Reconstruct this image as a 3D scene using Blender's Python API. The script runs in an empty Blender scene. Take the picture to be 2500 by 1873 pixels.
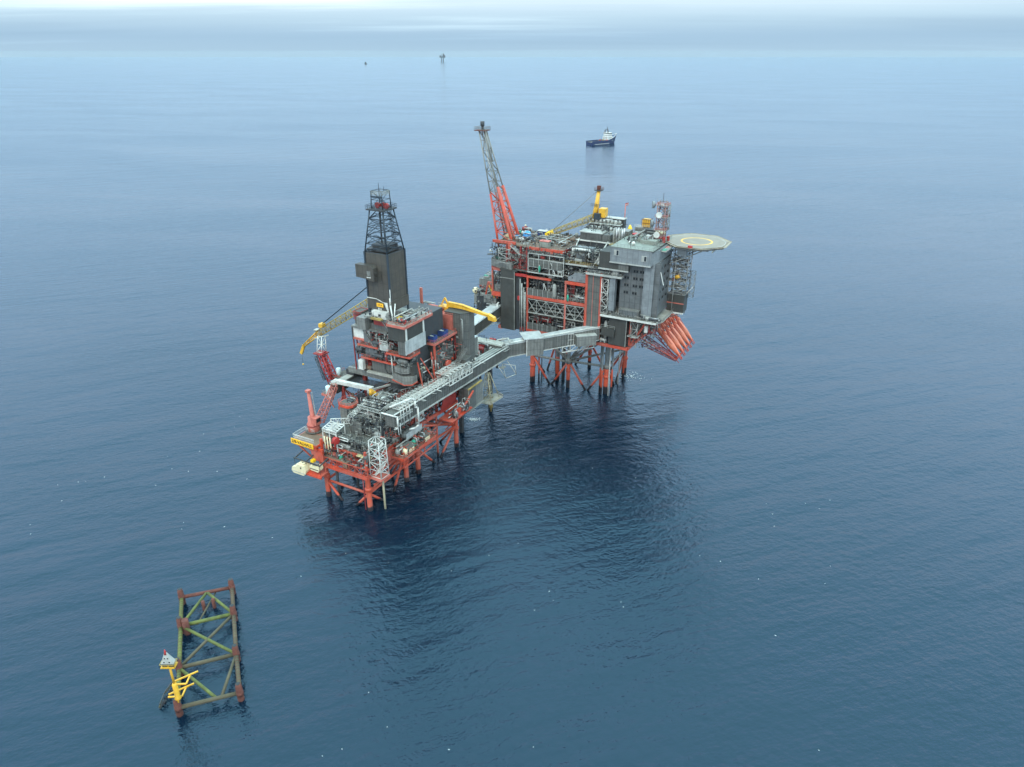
import bpy, math, random
from mathutils import Vector, Matrix
R = math.radians
S = bpy.context.scene
COL = S.collection
# ------------------------------------------------------------------ camera
cam = bpy.data.cameras.new('camera'); co = bpy.data.objects.new('camera', cam); COL.objects.link(co)
cam.sensor_width = 36; cam.lens = 36 * 1736 / 2500; cam.clip_start = 1; cam.clip_end = 80000
co.location = (0, 0, 150); co.rotation_euler = (R(90 - 25.0), 0, 0)
S.camera = co
S.view_settings.view_transform = 'Standard'; S.view_settings.look = 'None'
S.view_settings.exposure = 0; S.view_settings.gamma = 1
try:
    S.cycles.volume_bounces = 0; S.cycles.max_bounces = 6; S.cycles.glossy_bounces = 3
except Exception: pass
# ------------------------------------------------------------------ sun and sky
SUN_EL, SUN_AZ = 52, 200      # high sun behind thick cloud, over the camera's left shoulder
sl = bpy.data.lights.new('sun', 'SUN'); so = bpy.data.objects.new('sun', sl); COL.objects.link(so)
sl.energy = 1.5; sl.angle = R(18); sl.color = (1, .95, .88)
so.rotation_euler = (R(90 - SUN_EL), 0, R(180 - SUN_AZ))
W = bpy.data.worlds.new('World'); S.world = W; W.use_nodes = True
nt = W.node_tree; nt.nodes.clear(); N = nt.nodes.new; L = nt.links.new
def mnode(nt, op, a, b=None, c=None, clamp=False):
    n = nt.nodes.new('ShaderNodeMath'); n.operation = op; n.use_clamp = clamp
    for i, x in enumerate((a, b, c)):
        if x is None: continue
        if isinstance(x, (int, float)): n.inputs[i].default_value = x
        else: nt.links.new(x, n.inputs[i])
    return n.outputs[0]
def ramp(nt, fac, stops, interp='LINEAR'):
    n = nt.nodes.new('ShaderNodeValToRGB'); n.color_ramp.interpolation = interp
    e = n.color_ramp.elements
    while len(e) < len(stops): e.new(.5)
    for i, (p, c) in enumerate(stops):
        e[i].position = p; e[i].color = (c[0], c[1], c[2], 1) if isinstance(c, tuple) else (c, c, c, 1)
    nt.links.new(fac, n.inputs[0]); return n.outputs[0]
def mix(nt, fac, a, b, t='MIX'):
    n = nt.nodes.new('ShaderNodeMix'); n.data_type = 'RGBA'; n.blend_type = t
    for k, x in ((0, fac), (6, a), (7, b)):
        if isinstance(x, (int, float)): n.inputs[k].default_value = x if k == 0 else (x, x, x, 1)
        elif isinstance(x, tuple): n.inputs[k].default_value = (*x[:3], 1)
        else: nt.links.new(x, n.inputs[k])
    return n.outputs[2]
sky = N('ShaderNodeTexSky'); sky.sky_type = 'NISHITA'; sky.sun_disc = False
sky.sun_elevation = R(SUN_EL); sky.sun_rotation = R(SUN_AZ)
tc = N('ShaderNodeTexCoord'); sep = N('ShaderNodeSeparateXYZ'); L(tc.outputs['Generated'], sep.inputs[0])
z = mnode(nt, 'MAXIMUM', sep.outputs[2], 0.0)
grad = mix(nt, 1.0, ramp(nt, z, [(0, (.124, .180, .228)), (.018, (.116, .172, .224)), (.04, (.165, .222, .262)), (.065, (.25, .297, .325)), (.13, (.35, .375, .405)), (.27, (.45, .51, .58)), (.43, (.53, .69, .84)), (.62, (.48, .80, 1.0)), (.8, (.50, .90, 1.0)), (1, (.50, .84, 1.0))]), 3.5, 'MULTIPLY')
# stretched cloud bands low over the horizon, broken sheets higher up
den = mnode(nt, 'ADD', z, .035)
cx_ = mnode(nt, 'DIVIDE', sep.outputs[0], den); cy_ = mnode(nt, 'DIVIDE', sep.outputs[1], den)
cv = N('ShaderNodeCombineXYZ'); L(cx_, cv.inputs[0]); L(cy_, cv.inputs[1])
mp = N('ShaderNodeMapping'); mp.inputs['Scale'].default_value = (.04, .10, 1); mp.inputs['Location'].default_value = (3.3, .9, 0); mp.inputs['Rotation'].default_value = (0, 0, R(5)); L(cv.outputs[0], mp.inputs[0])
n1 = N('ShaderNodeTexNoise'); n1.inputs['Scale'].default_value = 1.5; n1.inputs['Detail'].default_value = 7; n1.inputs['Roughness'].default_value = .55; L(mp.outputs[0], n1.inputs[0])
cl = ramp(nt, n1.outputs[0], [(.32, (.74, .80, .86)), (.5, (.97, .99, 1.01)), (.64, (1.5, 1.42, 1.34))], 'EASE')
band = mix(nt, 1.0, grad, cl, 'MULTIPLY')
lo = mnode(nt, 'MULTIPLY', z, 1.0)
cloudamt = ramp(nt, z, [(0, .1), (.018, .3), (.045, .85), (.2, .7), (1, .3)])
cloud = mix(nt, cloudamt, grad, band)
skyc = mix(nt, .98, sky.outputs[0], mix(nt, 1.0, cloud, 10.0, 'MULTIPLY'))
bg = N('ShaderNodeBackground'); bg.inputs[1].default_value = .1; L(skyc, bg.inputs[0])
wo = N('ShaderNodeOutputWorld'); L(bg.outputs[0], wo.inputs[0])
# ------------------------------------------------------------------ materials
MATS = {}
def mat(name, col, rough=.55, metal=0, var=.26, rust=0, rustc=(.12, .045, .02), seam=0, seamc=.55, bands=None, scale=.35, fade=None):
    if name in MATS: return MATS[name]
    m = bpy.data.materials.new(name); m.use_nodes = True; t = m.node_tree; b = t.nodes['Principled BSDF']
    b.inputs['Roughness'].default_value = rough; b.inputs['Metallic'].default_value = metal
    g = t.nodes.new('ShaderNodeNewGeometry'); tcn = t.nodes.new('ShaderNodeTexCoord')
    nz = t.nodes.new('ShaderNodeTexNoise'); nz.inputs['Scale'].default_value = scale; nz.inputs['Detail'].default_value = 6; nz.inputs['Roughness'].default_value = .65
    t.links.new(g.outputs['Position'], nz.inputs[0])
    v = ramp(t, nz.outputs[0], [(.3, 1 - var), (.7, 1 + var)])
    col = (min(1, col[0] * 1.12), col[1] * 1.0, col[2] * .86)
    base = mix(t, 1.0, (*col,), v, 'MULTIPLY')
    if fade:        # sun-faded paint in broad patches
        n3 = t.nodes.new('ShaderNodeTexNoise'); n3.inputs['Scale'].default_value = .16; n3.inputs['Detail'].default_value = 5; n3.inputs['Roughness'].default_value = .6; t.links.new(g.outputs['Position'], n3.inputs[0])
        base = mix(t, ramp(t, n3.outputs[0], [(.42, 0.0), (.62, .75)]), base, fade)
    if bands:       # paint that changes with height above the sea: [(z, colour), ...]
        sp = t.nodes.new('ShaderNodeSeparateXYZ'); t.links.new(g.outputs['Position'], sp.inputs[0])
        zz = mnode(t, 'ADD', sp.outputs[2], mnode(t, 'MULTIPLY', nz.outputs[0], 1.6))
        for zb, cb in bands:
            f = mnode(t, 'MULTIPLY_ADD', zz, -2.0, zb * 2.0 + 1.6, True)
            base = mix(t, f, base, mix(t, 1.0, cb, v, 'MULTIPLY'))
    if seam:        # panel joints every `seam` metres along the wall and every storey
        sp2 = t.nodes.new('ShaderNodeSeparateXYZ'); t.links.new(tcn.outputs['Object'], sp2.inputs[0])
        s1 = mnode(t, 'FRACT', mnode(t, 'DIVIDE', mnode(t, 'ADD', mnode(t, 'ADD', sp2.outputs[0], sp2.outputs[1]), 500.13), seam))
        k = mnode(t, 'LESS_THAN', s1, .13)
        s2 = mnode(t, 'FRACT', mnode(t, 'DIVIDE', mnode(t, 'ADD', sp2.outputs[2], 500.4), 3.4))
        k = mnode(t, 'MAXIMUM', k, mnode(t, 'LESS_THAN', s2, .05))
        base = mix(t, k, base, mix(t, 1.0, base, seamc, 'MULTIPLY'))
    if rust:
        mpn = t.nodes.new('ShaderNodeMapping'); mpn.inputs['Scale'].default_value = (1.1, 1.1, .16); t.links.new(g.outputs['Position'], mpn.inputs[0])
        n2 = t.nodes.new('ShaderNodeTexNoise'); n2.inputs['Scale'].default_value = 1.0; n2.inputs['Detail'].default_value = 7; n2.inputs['Roughness'].default_value = .7; t.links.new(mpn.outputs[0], n2.inputs[0])
        f = ramp(t, n2.outputs[0], [(.54, 0.0), (.66, rust)])
        base = mix(t, f, base, rustc)
    t.links.new(base, b.inputs['Base Color'])
    MATS[name] = m; return m
RED = (.44, .050, .022)
DK = (.022, .014, .012)
orange = mat('orange_steel', RED, .55, rust=.6, fade=(.40, .105, .07))
orangej = mat('jacket_orange', (.45, .060, .026), .55, rust=.6, fade=(.38, .10, .06), bands=[(2.2, (.02, .012, .012))])
orangek = mat('deep_jacket_orange', (.45, .055, .022), .55, rust=.55, fade=(.38, .10, .06), bands=[(3.2, (.018, .014, .015))])
greyj = mat('jacket_two_tone', (.13, .15, .165), .55, rust=.25, bands=[(13.4, (.50, .066, .024)), (4.2, (.018, .014, .015))])
pink = mat('faded_red', (.42, .115, .09), .6, rust=.4)
dred = mat('dark_red', (.22, .022, .018), .55, rust=.3)
whiteb = mat('bright_white_steel', (.60, .62, .62), .45, rust=.15)
white = mat('white_steel', (.50, .51, .51), .45, rust=.25)
offw = mat('weathered_white', (.33, .34, .34), .5, rust=.3)
pale = mat('pale_pipe', (.21, .215, .21), .5, rust=.25)
grey = mat('grey_cladding', (.095, .096, .094), .5, seam=1.2, rust=.12)
greyl = mat('light_grey_cladding', (.155, .157, .155), .5, seam=1.5, rust=.12)
greyd = mat('dark_grey_cladding', (.040, .039, .036), .6, seam=1.7, seamc=.8, rust=.08)
derg = mat('derrick_cladding', (.062, .054, .047), .6, seam=2.3, seamc=.68, rust=.08)
blueg = mat('blue_grey_cladding', (.100, .107, .117), .5, seam=2.4, seamc=.62, rust=.10)
blueb = mat('pale_blue_cladding', (.165, .182, .205), .45, seam=2.4, seamc=.78, rust=.06)
dark = mat('dark_steel', (.035, .037, .042), .6, rust=.3)
navy = mat('navy_steel', (.020, .030, .045), .55)
brown = mat('brown_deck', (.16, .105, .075), .8, rust=.5, var=.35)
deckg = mat('grating_deck', (.085, .082, .075), .8, rust=.35, var=.35)
deckl = mat('pale_deck', (.27, .27, .255), .75, rust=.25, var=.3)
greenr = mat('green_grey_roof', (.185, .205, .19), .7, rust=.2, var=.2)
roofw = mat('pale_roof_sheet', (.34, .36, .38), .45, rust=.12, seam=3, seamc=.85)
yellow = mat('yellow_paint', (.60, .33, .025), .5, rust=.3)
yellowl = mat('weathered_yellow', (.30, .22, .065), .6, rust=.45)
yellowb = mat('bright_yellow', (.80, .52, .01), .45, rust=.1)
signy = mat('sign_yellow', (.85, .46, .02), .5, var=.05)
black = mat('black_paint', (.012, .012, .012), .5)
cream = mat('cream_fibreglass', (.62, .55, .38), .45, var=.08, rust=.1)
blue = mat('container_blue', (.022, .05, .19), .5, seam=.5, seamc=.6)
tarp = mat('blue_tarpaulin', (.05, .24, .55), .6, var=.25)
teal = mat('green_tank', (.02, .26, .18), .5, rust=.2)
glass = mat('dark_glass', (.015, .02, .028), .15)
lboat = mat('lifeboat_orange', (.60, .17, .095), .4, var=.12, rust=.25)
lily = mat('algae_green_tube', (.088, .105, .022), .75, var=.45, rust=.55, rustc=(.10, .085, .03), scale=.6)
rusty = mat('rusted_steel', (.105, .032, .022), .85, var=.4, rust=.5, rustc=(.05, .02, .012), scale=1)
olive = mat('weathered_olive_tube', (.075, .062, .036), .8, var=.3, rust=.5, rustc=(.10, .06, .035))
hullb = mat('vessel_blue', (.012, .024, .085), .4)
hullw = mat('vessel_white', (.58, .60, .62), .4)
creamd = mat('weathered_cream', (.30, .27, .19), .6, rust=.4)
timber = mat('timber_deck', (.45, .36, .20), .8, seam=.6)
redp = mat('red_paint', (.33, .022, .02), .55, rust=.4)
mirror = mat('bare_metal', (.30, .31, .33), .3, .7)
# ------------------------------------------------------------------ mesh helpers
class M:
    def __init__(s): s.v = []; s.f = []; s.sm = []
    def add(s, vs, fs, sm=False):
        o = len(s.v); s.v += [tuple(x) for x in vs]
        s.f += [tuple(i + o for i in f) for f in fs]; s.sm += [sm] * len(fs); return s
    def box(s, u0, u1, v0, v1, z0, z1):
        return s.add([(u0, v0, z0), (u1, v0, z0), (u1, v1, z0), (u0, v1, z0), (u0, v0, z1), (u1, v0, z1), (u1, v1, z1), (u0, v1, z1)],
                     [(0, 3, 2, 1), (4, 5, 6, 7), (0, 1, 5, 4), (1, 2, 6, 5), (2, 3, 7, 6), (3, 0, 4, 7)])
    def basis(s, p, q):
        d = (Vector(q) - Vector(p)).normalized()
        up = Vector((0, 0, 1)) if abs(d.z) < .95 else Vector((0, 1, 0))
        a = d.cross(up).normalized(); b = a.cross(d).normalized(); return d, a, b
    def beam(s, p, q, w, h=None):
        h = h or w; d, a, b = s.basis(p, q); p = Vector(p); q = Vector(q); a = a * w / 2; b = b * h / 2
        vs = [p - a - b, p + a - b, p + a + b, p - a + b, q - a - b, q + a - b, q + a + b, q - a + b]
        return s.add(vs, [(0, 1, 2, 3), (7, 6, 5, 4), (0, 4, 5, 1), (1, 5, 6, 2), (2, 6, 7, 3), (3, 7, 4, 0)])
    def tube(s, p, q, r, n=8, r2=None):
        r2 = r if r2 is None else r2; d, a, b = s.basis(p, q); p = Vector(p); q = Vector(q); vs = []
        for c, rr in ((p, r), (q, r2)):
            for i in range(n):
                t = 2 * math.pi * i / n; vs.append(c + a * (rr * math.cos(t)) + b * (rr * math.sin(t)))
        s.add(vs, [(i, (i + 1) % n, n + (i + 1) % n, n + i) for i in range(n)], True)
        o = len(s.v) - 2 * n
        s.f += [tuple(o + i for i in reversed(range(n))), tuple(o + n + i for i in range(n))]; s.sm += [False, False]; return s
    def path(s, pts, r, n=8):
        for a, b in zip(pts, pts[1:]): s.tube(a, b, r, n)
        for a in pts[1:-1]: s.ball(a, r * 1.02, n, 5)
        return s
    def ball(s, c, r, n=10, m=6, sc=(1, 1, 1)):
        vs = []; fs = []
        for j in range(m + 1):
            ph = math.pi * j / m
            for i in range(n):
                t = 2 * math.pi * i / n
                vs.append((c[0] + r * sc[0] * math.sin(ph) * math.cos(t), c[1] + r * sc[1] * math.sin(ph) * math.sin(t), c[2] + r * sc[2] * math.cos(ph)))
        for j in range(m):
            for i in range(n):
                fs.append((j * n + i, (j + 1) * n + i, (j + 1) * n + (i + 1) % n, j * n + (i + 1) % n))
        return s.add(vs, fs, True)
    def lathe(s, p, q, prof, n=12):     # prof: [(t along pq, radius)]
        d, a, b = s.basis(p, q); p = Vector(p); ln = (Vector(q) - p).length; vs = []; k = len(prof)
        for t, r in prof:
            c = p + d * (t * ln)
            for i in range(n):
                g = 2 * math.pi * i / n; vs.append(c + a * (r * math.cos(g)) + b * (r * math.sin(g)))
        fs = [(j * n + i, j * n + (i + 1) % n, (j + 1) * n + (i + 1) % n, (j + 1) * n + i) for j in range(k - 1) for i in range(n)]
        s.add(vs, fs, True); o = len(s.v) - k * n
        s.f += [tuple(o + i for i in reversed(range(n))), tuple(o + (k - 1) * n + i for i in range(n))]; s.sm += [False, False]; return s
    def vessel(s, p, q, r, n=12): return s.lathe(p, q, [(0, r * .25), (.04, r * .7), (.11, r), (.89, r), (.96, r * .7), (1, r * .25)], n)
    def prism(s, poly, z0, z1):
        n = len(poly); vs = [(x, y, z0) for x, y in poly] + [(x, y, z1) for x, y in poly]
        return s.add(vs, [tuple(reversed(range(n))), tuple(range(n, 2 * n))] + [(i, (i + 1) % n, n + (i + 1) % n, n + i) for i in range(n)])
    def extr(s, poly, vec):
        n = len(poly); vec = Vector(vec); vs = [Vector(p) for p in poly]; vs += [p + vec for p in vs[:n]]
        return s.add(vs, [tuple(reversed(range(n))), tuple(range(n, 2 * n))] + [(i, (i + 1) % n, n + (i + 1) % n, n + i) for i in range(n)])
    def rail(s, pts, h=1.15, step=1.8, r=.07, mid=True):
        for a, b in zip(pts, pts[1:]):
            a = Vector(a); b = Vector(b); k = max(1, int((b - a).length / step)); up = Vector((0, 0, h))
            for i in range(k + 1): c = a.lerp(b, i / k); s.beam(c, c + up, r)
            s.beam(a + up, b + up, r * 1.3)
            if mid: s.beam(a + up * .5, b + up * .5, r)
        return s
    def truss(s, a, b, h, n, r=.15, rc=None, x=False):   # planar truss: lower chord a-b, upper offset by vector h
        a = Vector(a); b = Vector(b); h = Vector(h); rc = rc or r * 1.3
        s.beam(a, b, rc * 2); s.beam(a + h, b + h, rc * 2)
        for i in range(n + 1):
            p = a.lerp(b, i / n); s.beam(p, p + h, r * 1.6)
            if i < n:
                q = a.lerp(b, (i + 1) / n)
                if x: s.beam(p, q + h, r * 1.5); s.beam(p + h, q, r * 1.5)
                elif i % 2: s.beam(p, q + h, r * 1.5)
                else: s.beam(p + h, q, r * 1.5)
        return s
    def lattice(s, p, q, w0, w1, n, rc=.18, rb=.1, h0=None, h1=None, roll=0, tube=True):
        h0 = h0 or w0; h1 = h1 or w1; d, a, b = s.basis(p, q)
        if roll: mr = Matrix.Rotation(roll, 3, d); a = mr @ a; b = mr @ b
        p = Vector(p); q = Vector(q)
        def c(t, k):
            w = (w0 + (w1 - w0) * t) / 2; h = (h0 + (h1 - h0) * t) / 2
            sx, sy = ((-1, -1), (1, -1), (1, 1), (-1, 1))[k % 4]; return p.lerp(q, t) + a * (w * sx) + b * (h * sy)
        add = (lambda x, y, r: s.tube(x, y, r, 6)) if tube else (lambda x, y, r: s.beam(x, y, r * 1.8))
        for k in range(4):
            add(c(0, k), c(1, k), rc)
            for i in range(n + 1):
                add(c(i / n, k), c(i / n, k + 1), rb)
                if i < n:
                    if (i + k) % 2: add(c(i / n, k), c((i + 1) / n, k + 1), rb)
                    else: add(c(i / n, k + 1), c((i + 1) / n, k), rb)
        return s
class Frame:
    def __init__(s, x, y, deg): s.x = x; s.y = y; s.a = R(deg)
    def w(s, u, v, z): return Vector((s.x + u * math.cos(s.a) - v * math.sin(s.a), s.y + u * math.sin(s.a) + v * math.cos(s.a), z))
WLD = Frame(0, 0, 0)
I = Frame(-51.1, 213.6, -28.5)    # injection/drilling platform grid
P = Frame(-5.0, 326.8, -28.0)     # production and hotel platform grid
BASE = {}
def thing(name, label, cat, fr, base, group=None):
    o = bpy.data.objects.new(name, None); COL.objects.link(o); o.empty_display_size = .5
    o.location = fr.w(*base); o.rotation_euler = (0, 0, fr.a); o['label'] = label; o['category'] = cat
    if group: o['group'] = group
    BASE[o] = Vector(base); return o
def mesh(name, m, mt, off=(0, 0, 0)):
    me = bpy.data.meshes.new(name); off = Vector(off)
    me.from_pydata([tuple(Vector(v) - off) for v in m.v], [], m.f); me.polygons.foreach_set('use_smooth', m.sm)
    me.materials.append(mt); me.update(); return me
def part(T, name, m, mt, label=None, parent=None):
    root = T
    o = bpy.data.objects.new(name, mesh(name, m, mt, BASE[root])); COL.objects.link(o); o.parent = parent or T
    if label: o['label'] = label
    return o
def struct(name, m, mt):
    o = bpy.data.objects.new(name, mesh(name, m, mt)); COL.objects.link(o); o['kind'] = 'structure'; return o
def dup(root, loc, rotz=None, label=None):
    r = root.copy(); COL.objects.link(r); r.location = loc
    if rotz is not None: r.rotation_euler = (0, 0, rotz)
    if label: r['label'] = label
    for ch in list(root.children):
        c = ch.copy(); COL.objects.link(c); c.parent = r
        for g in list(ch.children):
            d = g.copy(); COL.objects.link(d); d.parent = c
    return r
def text(T, name, body, mt, size, pos, rot, parent=None):   # lettering as its own thin mesh, pos in frame coordinates
    cu = bpy.data.curves.new(name, 'FONT'); cu.body = body; cu.size = size; cu.extrude = .03; cu.align_x = 'CENTER'; cu.align_y = 'CENTER'; cu.resolution_u = 2; cu.offset = .02
    to = bpy.data.objects.new(name, cu); COL.objects.link(to)
    bpy.context.view_layer.update(); dg = bpy.context.evaluated_depsgraph_get()
    me = bpy.data.meshes.new_from_object(to.evaluated_get(dg)); bpy.data.objects.remove(to); me.name = name
    me.materials.clear(); me.materials.append(mt)
    o = bpy.data.objects.new(name, me); COL.objects.link(o); o.parent = parent or T
    o.location = Vector(pos) - BASE[T]; o.rotation_euler = rot; return o
rnd = random.Random(7)
def fill(T, u0, u1, v0, v1, z0, z1, n, pal=None, pr=(.12, .3)):
    """process equipment standing on a deck at z0: vessels, cabinets, pipe runs, valves"""
    pal = pal or [pale, dark, grey, offw, mirror]
    H = z1 - z0
    for i in range(n):
        k = rnd.random(); mt = rnd.choice(pal); m = M(); u = rnd.uniform(u0, u1); v = rnd.uniform(v0, v1)
        if k < .16:
            ln = min(rnd.uniform(2.5, 5), (u1 - u0) * .8); r = min(rnd.uniform(.5, 1.1), H * .3); u = min(max(u, u0 + ln / 2), u1 - ln / 2); zz = z0 + r + .6
            m.vessel((u - ln / 2, v, zz), (u + ln / 2, v, zz), r); m.box(u - ln * .3 - .2, u - ln * .3 + .2, v - r * .7, v + r * .7, z0, zz - r * .5); m.box(u + ln * .3 - .2, u + ln * .3 + .2, v - r * .7, v + r * .7, z0, zz - r * .5)
            part(T, 'vessel', m, mt)
        elif k < .26:
            r = rnd.uniform(.4, .9); h = H * rnd.uniform(.5, .95); m.vessel((u, v, z0 + .3), (u, v, z0 + h), r); m.tube((u, v, z0), (u, v, z0 + .5), r * .6)
            part(T, 'vessel', m, mt)
        elif k < .40:
            a, b, h = rnd.uniform(.5, 1.5), rnd.uniform(.5, 1.2), rnd.uniform(.8, min(2.6, H * .8)); m.box(u - a, u + a, v - b, v + b, z0 + .15, z0 + h)
            m.box(u - a * .9, u - a * .7, v - b * .8, v + b * .8, z0, z0 + .2); m.box(u + a * .7, u + a * .9, v - b * .8, v + b * .8, z0, z0 + .2)
            m.box(u - a * .6, u + a * .1, v - b - .06, v - b + .02, z0 + .4, z0 + h * .8)
            part(T, 'cabinet', m, mt)
        else:
            r = rnd.uniform(*pr); zz = z0 + H * rnd.choice((.15, .3, .5, .65, .8, .92))
            u2 = min(u1, u + rnd.uniform(2, 9)); v2 = min(v1, max(v0, v + rnd.uniform(-4, 4))); z2 = z0 + H * rnd.uniform(.05, .95)
            kk = rnd.random()
            if kk < .45: pts = [(u, v, zz), (u2, v, zz), (u2, v, z2)]
            elif kk < .7: pts = [(u, v, z0 + .1), (u, v, zz), (u, v2, zz), (u2, v2, zz)]
            else: pts = [(u, v0, zz), (u, v2, zz), (u, v2, z2)]
            pts = [p for i, p in enumerate(pts) if i == 0 or (Vector(p) - Vector(pts[i - 1])).length > .3]
            if len(pts) > 1: part(T, 'pipe', m.path(pts, r, 6), rnd.choice([pale, offw, pale, mirror, dark]))
def clutter(T, u0, u1, v0, v1, z0, z1, n, mats=None):
    for mt in (mats or [pale, dark, dark]):
        m = M()
        for i in range(n):
            u = rnd.uniform(u0, u1); v = rnd.uniform(v0, v1); z = rnd.uniform(z0, z1); k = rnd.random()
            if k < .35: a, b, c = (rnd.uniform(.1, .4) for _ in range(3)); m.box(u - a, u + a, v - b, v + b, z - c, z + c)
            elif k < .6: m.beam((u, v, z), (u, v, z + rnd.uniform(.8, 2.6)), rnd.uniform(.07, .16))
            elif k < .85: m.beam((u, v, z), (u + rnd.uniform(1, 3.5), v, z), rnd.uniform(.07, .18))
            else: m.beam((u, v, z), (u, v + rnd.uniform(1, 2.5), z), rnd.uniform(.08, .16))
        o = part(T, 'small_fittings', m, mt); o['kind'] = 'stuff'
def deck(T, u0, u1, v0, v1, z, mt=None, rim=None, th=.35, rails=True, rm=None, name='deck_plate'):
    part(T, name, M().box(u0, u1, v0, v1, z - th, z), mt or deckg)
    if rim:
        h = .9; e = .28
        part(T, 'deck_beam', M().box(u0 - e, u1 + e, v0 - e, v0 - .004, z - h, z + .02), rim)
        part(T, 'deck_beam', M().box(u0 - e, u1 + e, v1 + .004, v1 + e, z - h, z + .02), rim)
        part(T, 'deck_beam', M().box(u1 + .004, u1 + e - .004, v0, v1, z - h, z + .016), rim)
        part(T, 'deck_beam', M().box(u0 - e + .004, u0 - .004, v0, v1, z - h, z + .016), rim)
    if rails:
        part(T, 'railing', M().rail([(u0, v0, z), (u1, v0, z), (u1, v1, z), (u0, v1, z), (u0, v0, z)]), rm or pale)
def columns(T, us, vs, z0, z1, mt, w=.8):
    for u in us:
        for v in vs: part(T, 'column', M().box(u - w / 2, u + w / 2, v - w / 2, v + w / 2, z0, z1), mt)
def stair(T, a, b, w=1.1, mt=None):
    a = Vector(a); b = Vector(b); m = M(); d = Vector((b.x - a.x, b.y - a.y, 0)).normalized(); s_ = Vector((-d.y, d.x, 0)) * w / 2; n = max(3, int(abs(b.z - a.z) / .35))
    for sg in (-1, 1):
        m.beam(a + s_ * sg, b + s_ * sg, .12, .35); m.beam(a + s_ * sg + Vector((0, 0, 1.1)), b + s_ * sg + Vector((0, 0, 1.1)), .09)
    for i in range(n + 1):
        c = a.lerp(b, i / n); m.beam(c - s_, c + s_, .3, .06)
    part(T, 'stairway', m, mt or pale)
# ------------------------------------------------------------------ sea
def sea_material():
    m = bpy.data.materials.new('sea_water'); m.use_nodes = True; t = m.node_tree; t.nodes.clear(); Nn = t.nodes.new; l = t.links.new
    g = Nn('ShaderNodeNewGeometry')
    def noise(rot, sc, detail, rough=.55, dist=0, loc=(0, 0, 0)):
        mp = Nn('ShaderNodeMapping'); mp.vector_type = 'POINT'; mp.inputs['Rotation'].default_value = (0, 0, R(rot)); mp.inputs['Location'].default_value = loc
        l(g.outputs['Position'], mp.inputs[0])
        mp2 = Nn('ShaderNodeMapping'); mp2.inputs['Scale'].default_value = (sc[0], sc[1], 1); l(mp.outputs[0], mp2.inputs[0])
        n = Nn('ShaderNodeTexNoise'); n.inputs['Scale'].default_value = 1; n.inputs['Detail'].default_value = detail; n.inputs['Roughness'].default_value = rough; n.inputs['Distortion'].default_value = dist
        l(mp2.outputs[0], n.inputs[0]); return n.outputs[0]
    swell = noise(-24, (1 / 60, 1 / 17), 2)
    mid = noise(-18, (1 / 26, 1 / 7), 2, .5, loc=(11, 3, 0))
    chop = noise(-14, (1 / 5.2, 1 / 2.1), 3, .62)
    cross = noise(38, (1 / 4.6, 1 / 2.2), 3, .6, loc=(31, 7, 0))
    rip = noise(-42, (1 / 2.1, 1 / .95), 3, .65)
    patch = noise(10, (1 / 500, 1 / 160), 4, .6, .5)
    amp = ramp(t, patch, [(.35, .6), (.65, 1.35)])
    h = mnode(t, 'ADD', mnode(t, 'MULTIPLY', swell, 1.4), mnode(t, 'MULTIPLY', mid, .45))
    h2 = mnode(t, 'ADD', mnode(t, 'MULTIPLY', chop, .37), mnode(t, 'MULTIPLY', cross, .22))
    h2 = mnode(t, 'ADD', h2, mnode(t, 'MULTIPLY', rip, .17))
    h = mnode(t, 'ADD', h, mnode(t, 'MULTIPLY', h2, amp))
    bp = Nn('ShaderNodeBump'); bp.inputs['Distance'].default_value = 1; bp.inputs['Strength'].default_value = 1; l(h, bp.inputs['Height'])
    fr = Nn('ShaderNodeFresnel'); fr.inputs['IOR'].default_value = 1.48; l(bp.outputs[0], fr.inputs['Normal'])
    df = Nn('ShaderNodeBsdfDiffuse'); df.inputs['Color'].default_value = (.0003, .0078, .0172, 1)
    gl = Nn('ShaderNodeBsdfGlossy'); gl.inputs['Roughness'].default_value = .09; gl.inputs['Color'].default_value = (.71, .87, 1, 1); l(bp.outputs[0], gl.inputs['Normal'])
    ms = Nn('ShaderNodeMixShader'); l(fr.outputs[0], ms.inputs[0]); l(df.outputs[0], ms.inputs[1]); l(gl.outputs[0], ms.inputs[2])
    o = Nn('ShaderNodeOutputMaterial'); l(ms.outputs[0], o.inputs[0]); return m
FAR = 25000
sea = struct('sea', M().add([(-FAR, -2800, 0), (FAR, -2800, 0), (FAR, FAR, 0), (-FAR, FAR, 0)], [(0, 1, 2, 3)]), sea_material())
# =================================================================== LEFT COMPLEX: jackets
def jacket(label, legs, ztop, r, mt, base, fr, braces, group='red steel jackets standing in the sea', rb=.48, extra=None):
    T = thing('platform_jacket', label, 'jacket', fr, base, group)
    for (u, v), zt in zip(legs, ztop):
        if fr is P and 30 < u < 40: r = .85
        elif fr is P: r = 1.2
        m = M().lathe((u, v, -8), (u, v, zt), [(0, r * 1.08), (.45, r * 1.08), (.46, r), (.98, r), (1, r)], 14)
        if zt > 12: m.lathe((u, v, 8.2), (u, v, 9.6), [(0, r), (.15, r * 1.35), (.85, r * 1.35), (1, r)], 14)
        part(T, 'leg', m, orangek if (fr is P and u < 20) else mt)
    for a, b in braces: part(T, 'brace', M().tube(a, b, rb, 10), mt if mt is orangej else (orangek if min(a[2], b[2]) < 5 else greyl))
    for a, b, rr, mm in (extra or []): part(T, 'riser', M().tube(a, b, rr, 8), mm)
    return T
Z = 7.0
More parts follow.
